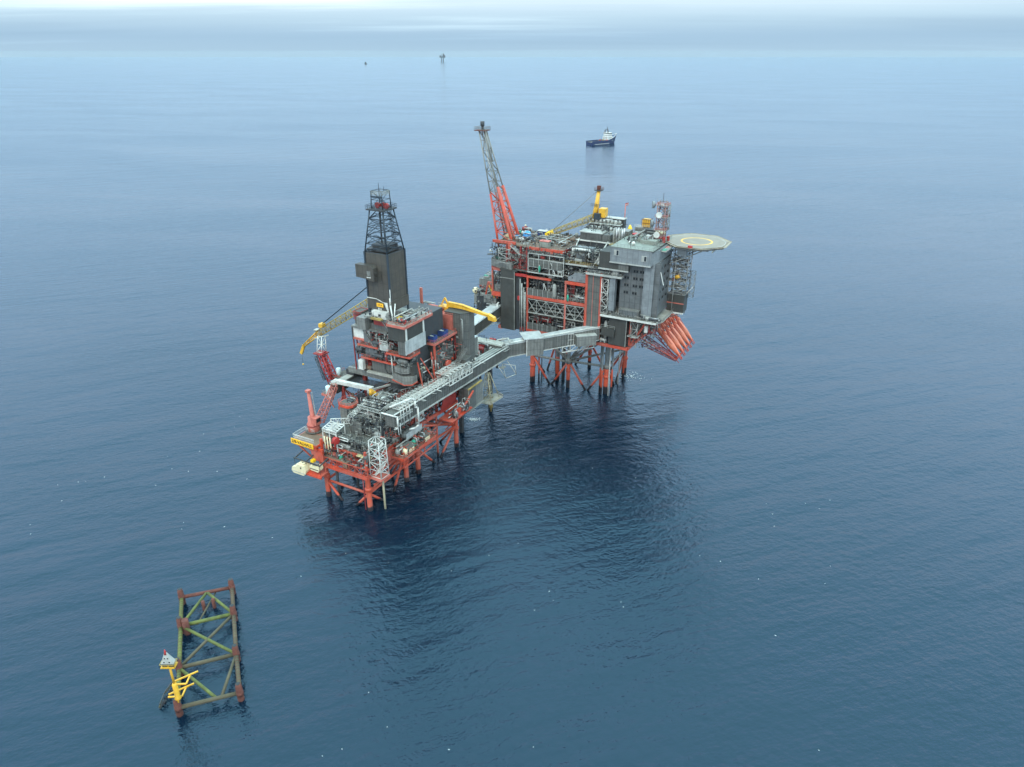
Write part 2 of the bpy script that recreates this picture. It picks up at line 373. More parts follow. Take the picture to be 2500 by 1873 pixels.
jacket('orange four-legged jacket nearest the camera, under the yellow-signed deck', [(0, 0), (-19.5, 0), (0, 22), (-19.5, 22)], [13.4] * 4, .95, orangej, (-10, 11, 0), I,
       [((-19.5, 0, Z), (0, 0, Z)), ((0, 0, Z), (0, 22, Z)), ((-19.5, 0, Z), (-19.5, 22, Z)), ((-19.5, 22, Z), (0, 22, Z)),
        ((-19.5, 0, Z), (-10.5, 0, -3)), ((0, 0, Z), (-9, 0, -3)), ((0, 0, Z), (0, 10, -3)), ((0, 22, 13.5), (0, 12, -3)), ((-19.5, 0, Z), (-19.5, 11, -3)),
        ((-19.5, 22, 13.5), (-19.5, 12, -3)), ((0, 22, 13.5), (-9, 22, -3)), ((-19.5, 22, 13.5), (-10.5, 22, -3)), ((0, 0, Z), (-19.5, 22, Z)), ((0, 22, 13.5), (0, 0, Z))],
       extra=[((4.2, 3.2, -6), (4.2, 3.2, 14), .38, creamd), ((-1.6, -.6, -6), (-1.6, -.6, 14), .2, dred), ((-16, 1.8, -6), (-16, 1.8, 14), .5, dark), ((-12, 8, -6), (-12, 8, 15), .45, dark), ((-8, 8, -6), (-8, 8, 15), .45, dark), ((-12, 13, -6), (-12, 13, 15), .45, dark), ((-6, 14, -6), (-6, 14, 15), .45, orangej)])
Z = 10
jacket('orange four-legged jacket under the drilling module, second from the camera', [(.8, 28.7), (2.7, 53.4), (-19, 28.7), (-19, 53.4)], [21, 21, 21, 21], .9, orangej, (-9, 41, 0), I,
       [((.8, 28.7, Z), (2.7, 53.4, Z)), ((-19, 28.7, Z), (.8, 28.7, Z)), ((-19, 53.4, Z), (2.7, 53.4, Z)), ((-19, 28.7, Z), (-19, 53.4, Z)),
        ((2.7, 53.4, 11), (1.5, 40, -3)), ((.8, 28.7, 11), (1.7, 41, -3)), ((2.7, 53.4, 11), (.9, 30, 20)), ((2.7, 53.4, 20), (.9, 30, 11)), ((2.7, 53.4, Z), (-8, 53.4, -3)), ((.8, 28.7, Z), (-9, 28.7, -3)), ((2.7, 53.4, Z), (-19, 28.7, 19)), ((-19, 53.4, Z), (-19, 41, -3)), ((2.7, 53.4, Z), (-8, 53.4, 20)), ((-19, 28.7, Z), (-10, 28.7, -3))],
       extra=[((.4, 43, -6), (.4, 43, 20), .45, orangej), ((-8, 36, -6), (-8, 36, 20), .5, dark)])
# ------------------------------------------------------------------ wellhead deck (front of left complex)
T = thing('wellhead_deck', 'orange trussed lower deck packed with pipework at the near end of the left platform', 'platform deck', I, (-10, 11, 14))
for z in (13.9,):
    for a, b in (((-21, -1, z), (1, -1, z)), ((1, -1, z), (1, 27, z)), ((-21, -1, z), (-21, 27, z)), ((-21, 27, z), (1, 27, z)), ((-10, -1, z), (-10, 27, z)), ((-21, 8, z), (1, 8, z)), ((-21, 17, z), (1, 17, z))):
        part(T, 'deck_beam', M().beam(a, b, .7, 1.2), orange)
part(T, 'deck_truss', M().truss((-21, -.9, 14.8), (1, -.9, 14.8), (0, 0, 2.6), 8, .1), orange)
part(T, 'deck_truss', M().truss((1, -.6, 14.8), (1, 27, 14.8), (0, 0, 2.6), 10, .1), orange)
m = M()
for k in range(7):
    a = -20 + k * 3; m.beam((a, -.7, 14.2), (a + 1.5, 5, 14.2), .25); m.beam((a + 3, -.7, 14.2), (a + 1.5, 5, 14.2), .25)
part(T, 'bracing_grid', m, orange)
part(T, 'deck_plate', M().box(-20.5, .5, 5, 27, 14.9, 15.2), brown)
part(T, 'deck_plate', M().box(-20.5, -8, -.5, 5, 17.2, 17.45), brown)
columns(T, (-13.5, -6.5, 0), (10, 16, 26), 15, 31, dark, .7); columns(T, (-20,), (8, 16, 26), 15, 24, dark, .7); columns(T, (-13.5, -6.5), (.5,), 15, 20, dark, .6)
columns(T, (-20, 0), (.0, 26.7), 15, 24, orange, .8)
for zz, mt in ((20.2, brown), (24.6, deckg)):
    deck(T, -20.5, .8, 3, 26.8, zz, mt, None if zz > 22 else orange)
deck(T, -15, -1, 10, 26.5, 30.2, deckg)
fill(T, -20, 0, 0, 8, 15.3, 20, 34, [dark, dred, pink, pale, orange, brown])
fill(T, -20, 0, 3, 9, 20.3, 24.4, 40, [dark, dred, pale, offw, grey])
fill(T, -13, 0, 8, 14, 24.7, 30, 30, [dark, pale, offw, grey, dred])
fill(T, -14, -1, 12, 25, 30.3, 33, 26, [dark, pale, grey, dred, dark])
fill(T, -1, 1, 0, 26, 20.3, 24.4, 22, [dark, pale, offw, grey])
part(T, 'wind_wall', M().box(-12.5, -7.5, 7.9, 8.2, 24.8, 30), grey)
part(T, 'wind_wall', M().box(-1.6, -1.3, 11, 19, 20.4, 29.6), grey)
part(T, 'storage_drum', M().vessel((-12.5, 1.2, 16), (-12.5, 1.2, 18.8), .8), teal)
part(T, 'water_cannon', M().path([(-15.5, 2, 20.4), (-15.5, 2, 22.3), (-16.4, 1, 23)], .3), redp)
part(T, 'hose_reel', M().tube((-15, 1.6, 24.2), (-13.5, 1.2, 24.2), 1.3, 14), redp)
part(T, 'access_ladder', M().rail([(-17, -.9, 14.9), (-9, -.9, 14.9)], 2.2, 1), orange)
for k in range(3): part(T, 'timber_pallet', M().box(-5.4 + k * 2.1, -3.6 + k * 2.1, 1.2, 3.6, 20.3, 20.55), timber)
# right side cantilever deck with small cream-roofed huts
T = thing('side_deck', 'orange cantilever walkway deck with huts beside the grey pipe corridor', 'platform deck', I, (5, 22, 16))
deck(T, 1.3, 7.2, 12, 33, 17, brown, orange, rm=orange)
for v in (12, 18, 25, 33):
    part(T, 'bracket', M().beam((1.2, v, 12.5), (7.2, v, 16.4), .35), orange); part(T, 'bracket', M().beam((7.2, v, 16.3), (7.2, v, 13.4), .3), orange)
part(T, 'lower_beam', M().beam((7.2, 12, 13.2), (7.2, 33, 13.2), .4), orange)
fill(T, 2, 6.5, 12.5, 32, 17.1, 21, 30, [dark, orange, pink, pale, cream])
def hut(u, v, lab):
    t = thing('equipment_hut', lab, 'hut', I, (u, v, 17), 'cream-roofed huts on the orange side deck')
    part(t, 'body', M().box(u - 1.3, u + 1.3, v - 1.7, v + 1.7, 17.05, 19.2), greyl)
    part(t, 'roof', M().extr([(u - 1.5, v - 1.9, 19.2), (u + 1.6, v - 1.9, 19.2), (u + 1.6, v - 1.9, 19.5), (u - 1.5, v - 1.9, 20.3)], (0, 3.8, 0)), deckg)
    part(t, 'end_panel', M().box(u + 1.31, u + 1.4, v - 1.6, v + 1.6, 17.3, 19), cream)
hut(5.6, 17.4, 'grey hut with a cream end panel on the orange side deck, nearer of two')
hut(5.8, 27.2, 'grey hut with a cream end panel on the orange side deck, farther of two')
T = thing('storage_tank', 'small sea-green upright tank on the orange side deck', 'tank', I, (5.6, 20.6, 17))
part(T, 'shell', M().lathe((5.6, 20.6, 17.3), (5.6, 20.6, 20.3), [(0, .7), (.85, .75), (.95, .5), (1, .1)]), teal)
part(T, 'stand', M().box(5, 6.2, 20, 21.2, 17.02, 17.4), orange)
T = thing('pressure_vessel', 'long pale horizontal vessel housing below the grey pipe corridor', 'vessel', I, (2.4, 24, 20))
part(T, 'shell', M().vessel((2.2, 18.5, 21.8), (2.2, 29, 21.8), 1.5, 16), greyl)
part(T, 'side_panel', M().box(3.75, 3.9, 18.8, 28.6, 20.3, 23), roofw)
part(T, 'saddle', M().box(1.3, 3.1, 20, 20.8, 17.1, 20.6), dark); part(T, 'saddle', M().box(1.3, 3.1, 26.6, 27.4, 17.1, 20.6), dark)
T = thing('red_screen', 'faded pink sheet panels standing on the orange side deck edge', 'panel', I, (2.6, 11.2, 15))
for k in range(4): part(T, 'panel', M().box(1.4 + k * .02, 1.55 + k * .02, 8.2 + k * 1.3, 9.4 + k * 1.3, 15.3, 19.6), pink)
part(T, 'frame', M().rail([(1.7, 8, 15.3), (1.7, 13.4, 15.3)], 4.2, 1.3), pink)
# ------------------------------------------------------------------ sign balcony
T = thing('sign_balcony', 'cantilevered orange balcony with pale mesh rails behind the yellow name board', 'balcony', I, (-26, 2, 21))
deck(T, -31.5, -20.6, -2.2, 4.5, 22, brown, orange, rails=False)
part(T, 'mesh_rail', M().rail([(-21.5, -2.2, 22), (-31.4, -2.2, 22), (-31.4, 4.4, 22)], 2.2, .55, .075), white)
part(T, 'mesh_rail', M().rail([(-21.5, -2.2, 23.6), (-31.4, -2.2, 23.6)], .4, .5, .05), white)
for u in (-31, -26, -21.5): part(T, 'bracket', M().beam((u, -2, 21), (min(u + 5, -20.5), 0, 15), .45), orange)
part(T, 'walkway', M().box(-31, -20, 4.6, 9, 21.6, 21.9), brown)
part(T, 'walkway_rail', M().rail([(-31, 9, 22), (-20, 9, 22)]), white)
part(T, 'lower_beam', M().beam((-31.5, -2, 20.3), (-20.5, -2, 20.3), .5, .8), orange)
part(T, 'corner_girder', M().box(-24, -18.5, -1.6, -.9, 15.2, 20.4), orange)
T = thing('name_board', 'long yellow name board with black letters on the near left platform edge', 'sign', I, (-26.7, -2.6, 21))
part(T, 'board', M().box(-32.2, -21.6, -2.75, -2.55, 20.5, 22.5), signy)
text(T, 'lettering', '2/8-VALHALL', black, 1.72, (-26.9, -2.79, 21.5), (R(90), 0, 0))
# ------------------------------------------------------------------ cream boats
T = thing('enclosed_lifeboat', 'large cream boxy enclosed boat hanging lowest at the near left corner', 'lifeboat', I, (-26.4, -4.2, 10.5), 'cream boats at the near left corner')
hp = [(-30.6, 10.9), (-30.2, 12.6), (-28.4, 13.1), (-27.0, 14.4), (-24.2, 14.4), (-23.6, 12.4), (-24.0, 10.9), (-25, 10.2), (-29.6, 10.2)]
part(T, 'hull', M().extr([(u, -5.9, z) for u, z in hp], (0, 3.0, 0)), cream)
part(T, 'canopy', M().box(-27.0, -24.6, -5.5, -3.4, 14.3, 15.0), cream)
part(T, 'hatch', M().box(-26.2, -25.6, -5.95, -5.88, 12.8, 13.5), black)
part(T, 'hatch', M().box(-25.9, -25.4, -5, -4.5, 15.02, 15.06), black)
part(T, 'fender', M().box(-30.3, -24, -6.02, -5.92, 11.0, 11.25), offw)
T = thing('rescue_boat', 'smaller cream half-length boat on the orange cradle beside the big cream one', 'rescue boat', I, (-20.5, -3.4, 12), 'cream boats at the near left corner')
part(T, 'hull', M().extr([(-22.6, -4.4, 12.6), (-22.9, -4.4, 14.4), (-18.6, -4.4, 14.9), (-18.3, -4.4, 13.6), (-19, -4.4, 12.5)], (0, 2.2, 0)), cream)
part(T, 'gunwale', M().box(-22.6, -18.6, -4.5, -4.42, 13.2, 13.5), navy)
part(T, 'canopy', M().box(-21.8, -19.6, -4, -2.6, 14.6, 15.2), greyl)
T = thing('boat_cradle', 'orange steel boat landing frame holding the cream boats', 'boat frame', I, (-23, -3, 10))
part(T, 'platform', M().box(-24.2, -17.2, -4.9, -1.1, 11.2, 11.6), orange)
part(T, 'bumper', M().beam((-24.6, -5.1, 11), (-17, -5.1, 11), .7), orange)
for u in (-30, -24.5, -18): part(T, 'davit', M().beam((u, -4.4, 15.4), (u + 1.5, -1, 17.5), .4), dark); part(T, 'fall_wire', M().beam((u, -4.4, 15.4), (u, -4.4, 11.2), .12), dark)
part(T, 'davit_beam', M().beam((-30.4, -4.4, 15.6), (-17.6, -4.4, 15.6), .35), dark)
part(T, 'fuel_pod', M().box(-23.6, -22.2, -3, -1.6, 14.8, 15.8), yellowb)
for u in (-24, -18): part(T, 'support', M().beam((u, -2, 11.3), (u, -1, 14), .4), orange)
# ------------------------------------------------------------------ left deck crane
T = thing('pedestal_crane', 'pinkish-red crane with a tall thin mast and short lattice boom at the left end', 'crane', I, (-29, 6, 22))
part(T, 'pedestal', M().lathe((-29, 6, 15.5), (-29, 6, 28), [(0, 1.7), (.45, 1.7), (.5, 2.3), (.78, 2.3), (.84, 1.8), (1, 1.7)], 18), pink, label='salmon pink pedestal with a dark slewing ring')
part(T, 'slewing_ring', M().tube((-29, 6, 24.6), (-29, 6, 25), 2.36, 18), dred)
part(T, 'mast', M().lathe((-28.8, 6, 27), (-29.4, 6, 38.3), [(0, 1.5), (.15, .85), (1, .55)], 10), pink)
part(T, 'mast_head', M().box(-30.2, -28.6, 5.2, 6.8, 38, 38.8), pink)
part(T, 'backstay', M().beam((-28, 6.6, 27.5), (-28.2, 6.6, 38), .18), offw)
part(T, 'backstay', M().beam((-27.2, 6.4, 27.5), (-28.2, 6.4, 37), .14), offw)
part(T, 'cabin', M().box(-28.4, -26, 4.4, 7.2, 25.4, 28.4), pink); part(T, 'cabin_window', M().box(-26.1, -25.94, 4.8, 6.8, 26.6, 28), glass)
part(T, 'winch_drum', M().tube((-30.6, 6.8, 27), (-30.6, 8.4, 27), .9, 12), dark)
part(T, 'boom', M().lattice((-26.6, 7.2, 26.6), (-33, 23.5, 32.5), 2.6, 2.0, 9, .17, .1), pink)
part(T, 'gallery', M().rail([(-26.8, 3.8, 22.6), (-31.2, 3.8, 22.6), (-31.2, 8.2, 22.6)], 1.3, .7), white)
part(T, 'gallery_floor', M().lathe((-29, 6, 22.2), (-29, 6, 22.5), [(0, 3.1), (1, 3.1)], 16), deckg)
# white frame cage near the crane
T = thing('riser_cage', 'white open tube cage over the near left deck beside the red crane', 'steel frame', I, (-18, 4, 17))
for u in (-20.5, -17.3, -14.2):
    for v in (1.8, 6.5): part(T, 'post', M().beam((u, v, 17.4), (u, v, 29 if v > 3 else 27.2), .28), white)
part(T, 'top_frame', M().truss((-20.5, 1.8, 26.2), (-14.2, 1.8, 26.2), (0, 0, 1.2), 6, .08), white)
part(T, 'top_frame', M().truss((-20.5, 6.5, 26.8), (-14.2, 10.5, 26.8), (0, 0, 2.2), 8, .08), white)
part(T, 'roof_grid', M().truss((-20.5, 1.8, 27.2), (-20.5, 6.5, 28), (6.3, 0, 0), 4, .1, x=True), white)
for k in range(3): part(T, 'riser', M().tube((-19.6 + k * 1.3, 1.4, 16.8), (-19.6 + k * 1.3, 1.4, 24.5), .26), cream)
part(T, 'pipe_loop', M().path([(-17.2, 2.5, 22), (-12.6, 2.5, 22), (-12.6, 2.5, 20.6), (-17, 2.5, 20.6)], .17), white)
part(T, 'pipe_loop', M().path([(-13.4, 2.2, 25.6), (-9.2, 2.2, 25.6), (-9.2, 2.2, 24.6), (-13.2, 2.2, 24.6)], .15), white)
# white vertical lattice stair tower on its orange foot
T = thing('lattice_tower', 'white square lattice tower standing on an orange foot at the near right corner', 'lattice tower', I, (3.6, 2.5, 14))
part(T, 'frame', M().lattice((3.4, 2.8, 14.4), (3.4, 2.8, 28.6), 5.0, 4.2, 5, .17, .11, 4.2, 3.8), white)
part(T, 'centre_column', M().tube((5.3, 1.2, 14.4), (5.3, 1.2, 23), .25), white)
part(T, 'foot', M().prism([(-.6, .2), (6.2, -.2), (6.4, 5), (3, 5.4)], 13.6, 14.2), pink)
part(T, 'bracket', M().beam((1, 2, 10), (6, 2.4, 13.7), .5), orange); part(T, 'bracket', M().beam((1, 5, 11), (6, 5, 13.7), .5), orange)
stair(T, (2.4, 1.6, 14.6), (4.6, 4.4, 18.6), 1, white); stair(T, (4.6, 4.4, 18.6), (2.4, 1.6, 22.6), 1, white); stair(T, (2.4, 1.6, 22.6), (4.6, 4.4, 26.6), 1, white)
# pale frame block with cylinders (upper near module)
I_ = I; I = Frame(*I_.w(-2.4, 10.4, 0)[:2], -28.5)
T = thing('manifold_frame', 'pale steel frame module with pipe manifold on top, near end of the pipe corridor', 'steel frame', I, (-4, 5, 24))
for u in (-9, -4.5, 1.2):
    for v in (1, 6.5, 13): part(T, 'post', M().beam((u, v, 20.4), (u, v, 34.2), .32), offw)
for zz in (26.4, 30.6, 33.6):
    part(T, 'side_truss', M().truss((1.2, 1, zz), (1.2, 13, zz), (0, 0, 1.3), 8, .07), offw)
    part(T, 'side_truss', M().truss((-9, 1, zz), (1.2, 1, zz), (0, 0, 1.3), 7, .07), offw)
part(T, 'diagonal', M().beam((1.2, 1, 20.6), (1.2, 7, 26.3), .25), offw); part(T, 'diagonal', M().beam((1.2, 13, 20.6), (1.2, 7, 26.3), .25), offw)
part(T, 'diagonal', M().beam((-9, 1, 26.4), (-4, 1, 30.5), .22), offw); part(T, 'diagonal', M().beam((1.2, 1, 26.4), (-4, 1, 30.5), .22), offw)
for zz in (26.3, 33.5): part(T, 'floor', M().box(-9, 1.1, 1.1, 13, zz - .2, zz), deckg)
part(T, 'end_gallery', M().rail([(-9.4, .8, 26.6), (-9.4, -1.4, 26.6), (.2, -1.4, 26.6), (.2, .8, 26.6)], 1.8, .6), offw)
part(T, 'gallery_floor', M().box(-9.4, .2, -1.4, .8, 26.2, 26.5), greyl)
for k in range(9):
    for j in range(2): part(T, 'valve_stack', M().lathe((-7.6 + k, 3 + j * 3.6, 33.6), (-7.6 + k, 3 + j * 3.6, 36.2), [(0, .3), (.3, .3), (.32, .5), (.5, .5), (.52, .2), (.8, .2), (.82, .45), (1, .45)], 8), rnd.choice([pale, dark, offw, mirror]))
fill(T, -8, 0, 7, 13, 33.6, 36.5, 26)
fill(T, -8, 0, 2, 12, 26.4, 30, 26, [dark, pale, offw])
I = I_
T = thing('walkway_truss', 'white box-truss walkway leading up behind the grey tower near end', 'walkway', I, (-11, 12, 30))
part(T, 'lower_truss', M().truss((-13.5, 8, 29), (-13.5, 18, 31), (0, 0, 2.2), 9, .09), white)
part(T, 'upper_truss', M().truss((-11.2, 8, 29), (-11.2, 18, 31), (0, 0, 2.2), 9, .09), white)
part(T, 'cross_ties', M().truss((-13.5, 8, 31.2), (-13.5, 18, 33.2), (2.3, 0, 0), 9, .09), white)
# grey clad hexagonal-roof tower
T = thing('access_tower', 'grey clad tower topped by an orange-edged octagonal roof deck', 'tower', I, (-18.5, 14, 20))
part(T, 'wall', M().box(-21.3, -16.2, 12.6, 17.2, 15.4, 31.6), greyl)
part(T, 'door', M().box(-17.8, -16.9, 12.5, 12.58, 27.5, 30.6), black)
hexp = [(-22, 12.8), (-20.6, 11.6), (-16.6, 11.8), (-15.4, 13.4), (-15.6, 16.6), (-17.4, 18), (-21, 17.8), (-22.2, 16)]
part(T, 'roof_edge', M().prism(hexp, 31.6, 32.5), orange)
part(T, 'roof_deck', M().prism([(-18.7 + (x + 18.7) * .86, 14.8 + (y - 14.8) * .86) for x, y in hexp], 32.5, 32.56), deckg)
part(T, 'roof_rail', M().rail([(x, y, 32.5) for x, y in hexp + hexp[:1]], 1.1, 1.2), orange)
fill(T, -20, -17, 13, 17, 32.56, 33.6, 6, [redp, dark, pale], pr=(.06, .1))
# ------------------------------------------------------------------ skid beams and white cross beam
T = thing('skid_deck', 'long dark skid beams with orange side walls that carry the drilling module', 'platform deck', I, (-18, 42, 22))
part(T, 'skid_beam', M().box(-37, -33, 24.5, 62, 28.6, 32), greyd, label='left grey skid beam with pale worn top')
part(T, 'beam_top', M().box(-36.6, -33.4, 24.6, 61.8, 32, 32.12), deckl)
part(T, 'skid_beam', M().box(-16.5, -6.5, 27, 62, 27.2, 31.2), greyd, label='right broad skid beam with dark pipe stack on top')
part(T, 'side_wall', M().box(-6.3, -6.0, 24, 62, 26, 31.9), orange)
part(T, 'side_wall', M().box(-6.0, -5.85, 24, 62, 28.4, 31.4), grey)
part(T, 'side_rail', M().rail([(-5.9, 24, 31.9), (-5.9, 61, 31.9)], 1.3), orange)
part(T, 'inner_wall', M().box(-16.9, -16.55, 27, 50, 27, 32.2), orange)
m = M()
for k in range(8): m.tube((-14.5 + k * .8, 33 - (k % 3), 31.6 + (k % 2) * .2), (-14.5 + k * .8, 56, 31.6 + (k % 2) * .2), .36, 7)
part(T, 'pipe_stack', m, dark)
part(T, 'under_deck', M().box(-36, -2, 28, 63, 20.6, 21.2), dark)
for u in (-35, -19, -8, 0):
    for v in (30, 44, 60): part(T, 'column', M().box(u - .5, u + .5, v - .5, v + .5, 20, 28.6), orange if u in (-8, 0) else dred)
part(T, 'red_column', M().box(-28.6, -27.2, 35, 36.4, 20, 36), dred)
part(T, 'deck_beam', M().beam((.6, 27, 20.4), (2.8, 55, 20.4), .6, 1.4), orange); part(T, 'deck_beam', M().beam((-36, 27.5, 20.4), (.6, 27.5, 20.4), .6, 1.2), orange)
part(T, 'red_plate', M().extr([(2.9, 42, 21), (2.9, 54, 21), (2.9, 53, 29), (2.9, 46, 28)], (.2, 0, 0)), dred)
part(T, 'gantry_leg', M().beam((-30, 26, 20), (-31, 26, 31.5), .6), dred); part(T, 'gantry_leg', M().beam((-33.5, 26, 20), (-31, 26, 31.5), .5), dred)
fill(T, -31, -18, 28, 40, 21.3, 28, 40, [dark, dred, navy, brown])
fill(T, -5.5, 1, 28, 60, 21.3, 27, 60, [dark, dred, pale, orange, grey])
m = M()
for k in range(9): m.beam((-32.8, 29 + k * .9, 31.2), (-17, 29.6 + k * .9, 31.2), .25)
part(T, 'hatch_beams', m, dark)
T = thing('gantry_beam', 'thick white cross beam bridging the two skid beams', 'beam', I, (-25, 27, 32))
part(T, 'beam', M().beam((-35.5, 26.2, 32.9), (-17.6, 27.6, 32.9), 1.5, 1.5), white)
part(T, 'saddle', M().box(-19.2, -16.8, 26, 29, 31.3, 32.3), offw); part(T, 'saddle', M().box(-36.4, -34, 25, 27.6, 32.15, 33.0), offw)
part(T, 'side_arm', M().beam((-17.5, 28, 32.6), (-12, 40, 32.6), .6), offw)
T = thing('jib_crane', 'small yellow jib crane lying level by the white cross beam end', 'crane', I, (-15, 24, 32))
part(T, 'post', M().lathe((-15.8, 24.5, 30), (-15.8, 24.5, 34.2), [(0, .6), (.5, .6), (.52, .9), (1, .7)], 10), yellow)
part(T, 'jib', M().lattice((-16.6, 24.8, 34), (-5.4, 20.6, 33.4), .75, .5, 10, .12, .07), yellow)
part(T, 'head', M().box(-5.8, -4.9, 20.1, 21, 32.9, 33.8), yellow)
def tank(u, v, z, lab, r=1.1, h=3.0):
    t = thing('water_tank', lab, 'tank', I, (u, v, z), 'pale blue-white upright tanks by the left skid beam')
    part(t, 'shell', M().lathe((u, v, z + .3), (u, v, z + .3 + h), [(0, r * .8), (.08, r), (.85, r), (.95, r * .8), (1, r * .3)], 16), mat('pale_tank', (.50, .62, .66), .4))
    part(t, 'stand', M().box(u - r * .7, u + r * .7, v - r * .7, v + r * .7, z, z + .4), offw)
tank(-36.2, 23.2, 28.6, 'pale blue-white upright tank at the near tip of the left skid beam')
tank(-46.2, 40.5, 27.4, 'white upright tank under the raised boom rest, beside thin aerials')
T = thing('tank_gallery', 'narrow railed gallery with aerials carrying the white tanks on the left flank', 'gallery', I, (-38, 30, 26))
deck(T, -40.5, -37.1, 24, 46, 27.3, deckg, pink, rm=pale); part(T, 'floor', M().box(-48, -40.51, 38, 46, 26.9, 27.3), deckg); part(T, 'floor_rail', M().rail([(-40.5, 38, 27.3), (-48, 38, 27.3), (-48, 46, 27.3)]), pink)
for v in (26, 36, 45): part(T, 'bracket', M().beam((-41.8, v, 26.6), (-37, v, 21), .4), pink)
for k in range(4): part(T, 'aerial', M().beam((-44.4 + k * .7, 40, 27.4), (-44.4 + k * .7, 40, 32.6 - k * .4), .1), pale)
part(T, 'stub_tank', M().box(-36.9, -34.6, 22.2, 24.4, 27, 29.6), offw)
fill(T, -41, -38, 26, 45, 27.4, 30, 26, [dred, pink, dark, offw])
# ------------------------------------------------------------------ drilling module
T = thing('drilling_module', 'tall stepped grey and orange drilling module under the derrick', 'drilling module', I, (-12, 40, 32))
part(T, 'core', M().box(-22, -3.2, 36, 56, 36, 59.6), dark)
part(T, 'skid_shoe', M().box(-37, -33, 35, 52, 32.15, 34.5), dark); part(T, 'skid_shoe', M().box(-14, -6.6, 34, 54, 31.3, 36), dark)
part(T, 'base_beam', M().box(-34, -3, 33.2, 34.4, 34.4, 36.6), greyl); part(T, 'base_beam', M().box(-34, -3, 50, 51, 34.4, 36.6), greyd)
part(T, 'base_ledge', M().box(-23.4, -9.5, 31.8, 33.2, 36.9, 37.6), deckl)
part(T, 'lower_house', M().box(-21.5, -10.7, 33, 36, 37.6, 42.5), grey); part(T, 'red_fascia', M().box(-21.5, -10.7, 32.7, 36, 42.5, 43.5), redp)
m = M()
for k in range(3): m.beam((-22, 33.4, 43.8 + k * 1.1), (-10.5, 33.4, 43.8 + k * 1.1), .16)
part(T, 'cable_trays', m, dred)
part(T, 'hose_loop', M().path([(-14.6, 32.6, 43.2), (-14.8, 32.6, 40), (-14, 32.6, 38.6), (-12.6, 32.6, 38.3), (-11.5, 32.6, 39.4), (-11.3, 32.6, 43.2)], .14, 6), black)
part(T, 'white_pipe', M().path([(-12.6, 31.2, 47.6), (-11.2, 31.2, 47.6), (-10.2, 31.2, 46.6), (-10.2, 31.2, 39)], .24), white)
part(T, 'plate_wall', M().box(-23.2, -17.6, 32, 33, 43.9, 48.2), blueg)
part(T, 'right_house', M().box(-9.4, -1.2, 32.2, 36, 38.6, 44.2), greyd); part(T, 'lower_gallery', M().extr([(-10.2, 31, 37.2), (-3.4, 29, 37.2), (-1, 30.6, 37.2), (-1, 34, 37.2), (-10.2, 34, 37.2)], (0, 0, 2.7)), greyl)
part(T, 'gallery_lip', M().extr([(-10.4, 30.8, 36.8), (-3.4, 28.8, 36.8), (-.8, 30.5, 36.8), (-.8, 34, 36.8), (-10.4, 34, 36.8)], (0, 0, .4)), orange)
part(T, 'gallery_panel', M().extr([(-8.6, 30.4, 41), (-4.8, 29.6, 41), (-2.6, 31, 41), (-2.6, 34, 41), (-8.6, 34, 41)], (0, 0, 2.2)), greyl)
part(T, 'stair_flight', M().beam((-3.6, 30.5, 41.6), (-1.4, 35.5, 48), .3, 1.2), greyl)
# orange mid decks
for (a, b, c, d, z) in ((-25.6, -16.5, 31, 36, 48.9), (-11, -.6, 29.6, 36, 48.6), (-25, -9, 31.4, 36, 43.6)):
    part(T, 'deck_plate', M().box(a, b, c, d, z - .3, z), deckg)
    part(T, 'deck_edge', M().box(a - .15, b + .15, c - .2, c, z - .65, z + .12), orange); part(T, 'deck_edge', M().box(b, b + .2, c, d, z - .65, z + .12), orange)
    part(T, 'railing', M().rail([(a, c, z), (b, c, z), (b, d, z)]), orange)
part(T, 'white_store', M().box(-28.6, -20.6, 32.2, 38, 50.8, 54.8), white, label='white sheeted store on the left side')
part(T, 'store_frame', M().box(-29, -12, 31.6, 38.5, 54.8, 55.5), greyl); part(T, 'store_post', M().box(-29, -28.6, 31.8, 38.2, 49.8, 54.8), dark)
part(T, 'store_base', M().box(-28.8, -20.2, 31.8, 38.2, 50.0, 50.8), pink)
part(T, 'left_store', M().box(-27.4, -22.2, 38.5, 50, 44, 54.8), greyd); part(T, 'left_frame', M().lattice((-26.4, 40, 36.6), (-26.4, 40, 50), 4.8, 4.8, 3, .2, .14, 12, 12, tube=False), dred); part(T, 'left_walkway', M().box(-29, -23.6, 33, 46, 43.5, 43.8), deckg); part(T, 'left_walkway', M().box(-28.6, -23.6, 33, 46, 49.4, 49.7), deckg); part(T, 'left_cabinet', M().box(-27.6, -23.8, 36, 46, 37, 42.4), dark)
part(T, 'plinth_wall', M().box(-20, -9.2, 32.4, 36, 55.5, 57.8), grey)
stair(T, (-18, 31.5, 49), (-22.6, 31.5, 54.8), 1.3, greyl); stair(T, (-14.6, 31.2, 49), (-9.8, 31.2, 54.8), 1.3, greyl); stair(T, (-13.4, 31.4, 60.5), (-9, 31.4, 55.5), 1.2, greyl)
stair(T, (-25, 33.5, 37), (-25, 39, 43.5), 1.2, greyl); stair(T, (-26.2, 34, 49), (-26.2, 38, 44), 1.2, greyl)
part(T, 'left_post', M().box(-29, -28.6, 32, 32.4, 37, 50), dred)
part(T, 'plate_wall', M().extr([(-23.2, 31.7, 48.9), (-17.4, 31.7, 48.9), (-23.2, 31.7, 53.6)], (0, .25, 0)), blueg)
part(T, 'drillers_house', M().box(-9, -1.6, 28.8, 41, 54.4, 60.2), greyd); part(T, 'wind_wall', M().box(-1.55, -1.25, 28.6, 41.2, 49.6, 54.9), roofw)
part(T, 'wind_wall', M().box(-5, -1.6, 28.9, 29.1, 49.2, 54.3), grey)
part(T, 'white_trim', M().box(-1.58, -1.3, 29.2, 30, 55, 59.8), white); part(T, 'white_trim', M().box(-1.58, -1.3, 40, 40.8, 55, 59.8), white)
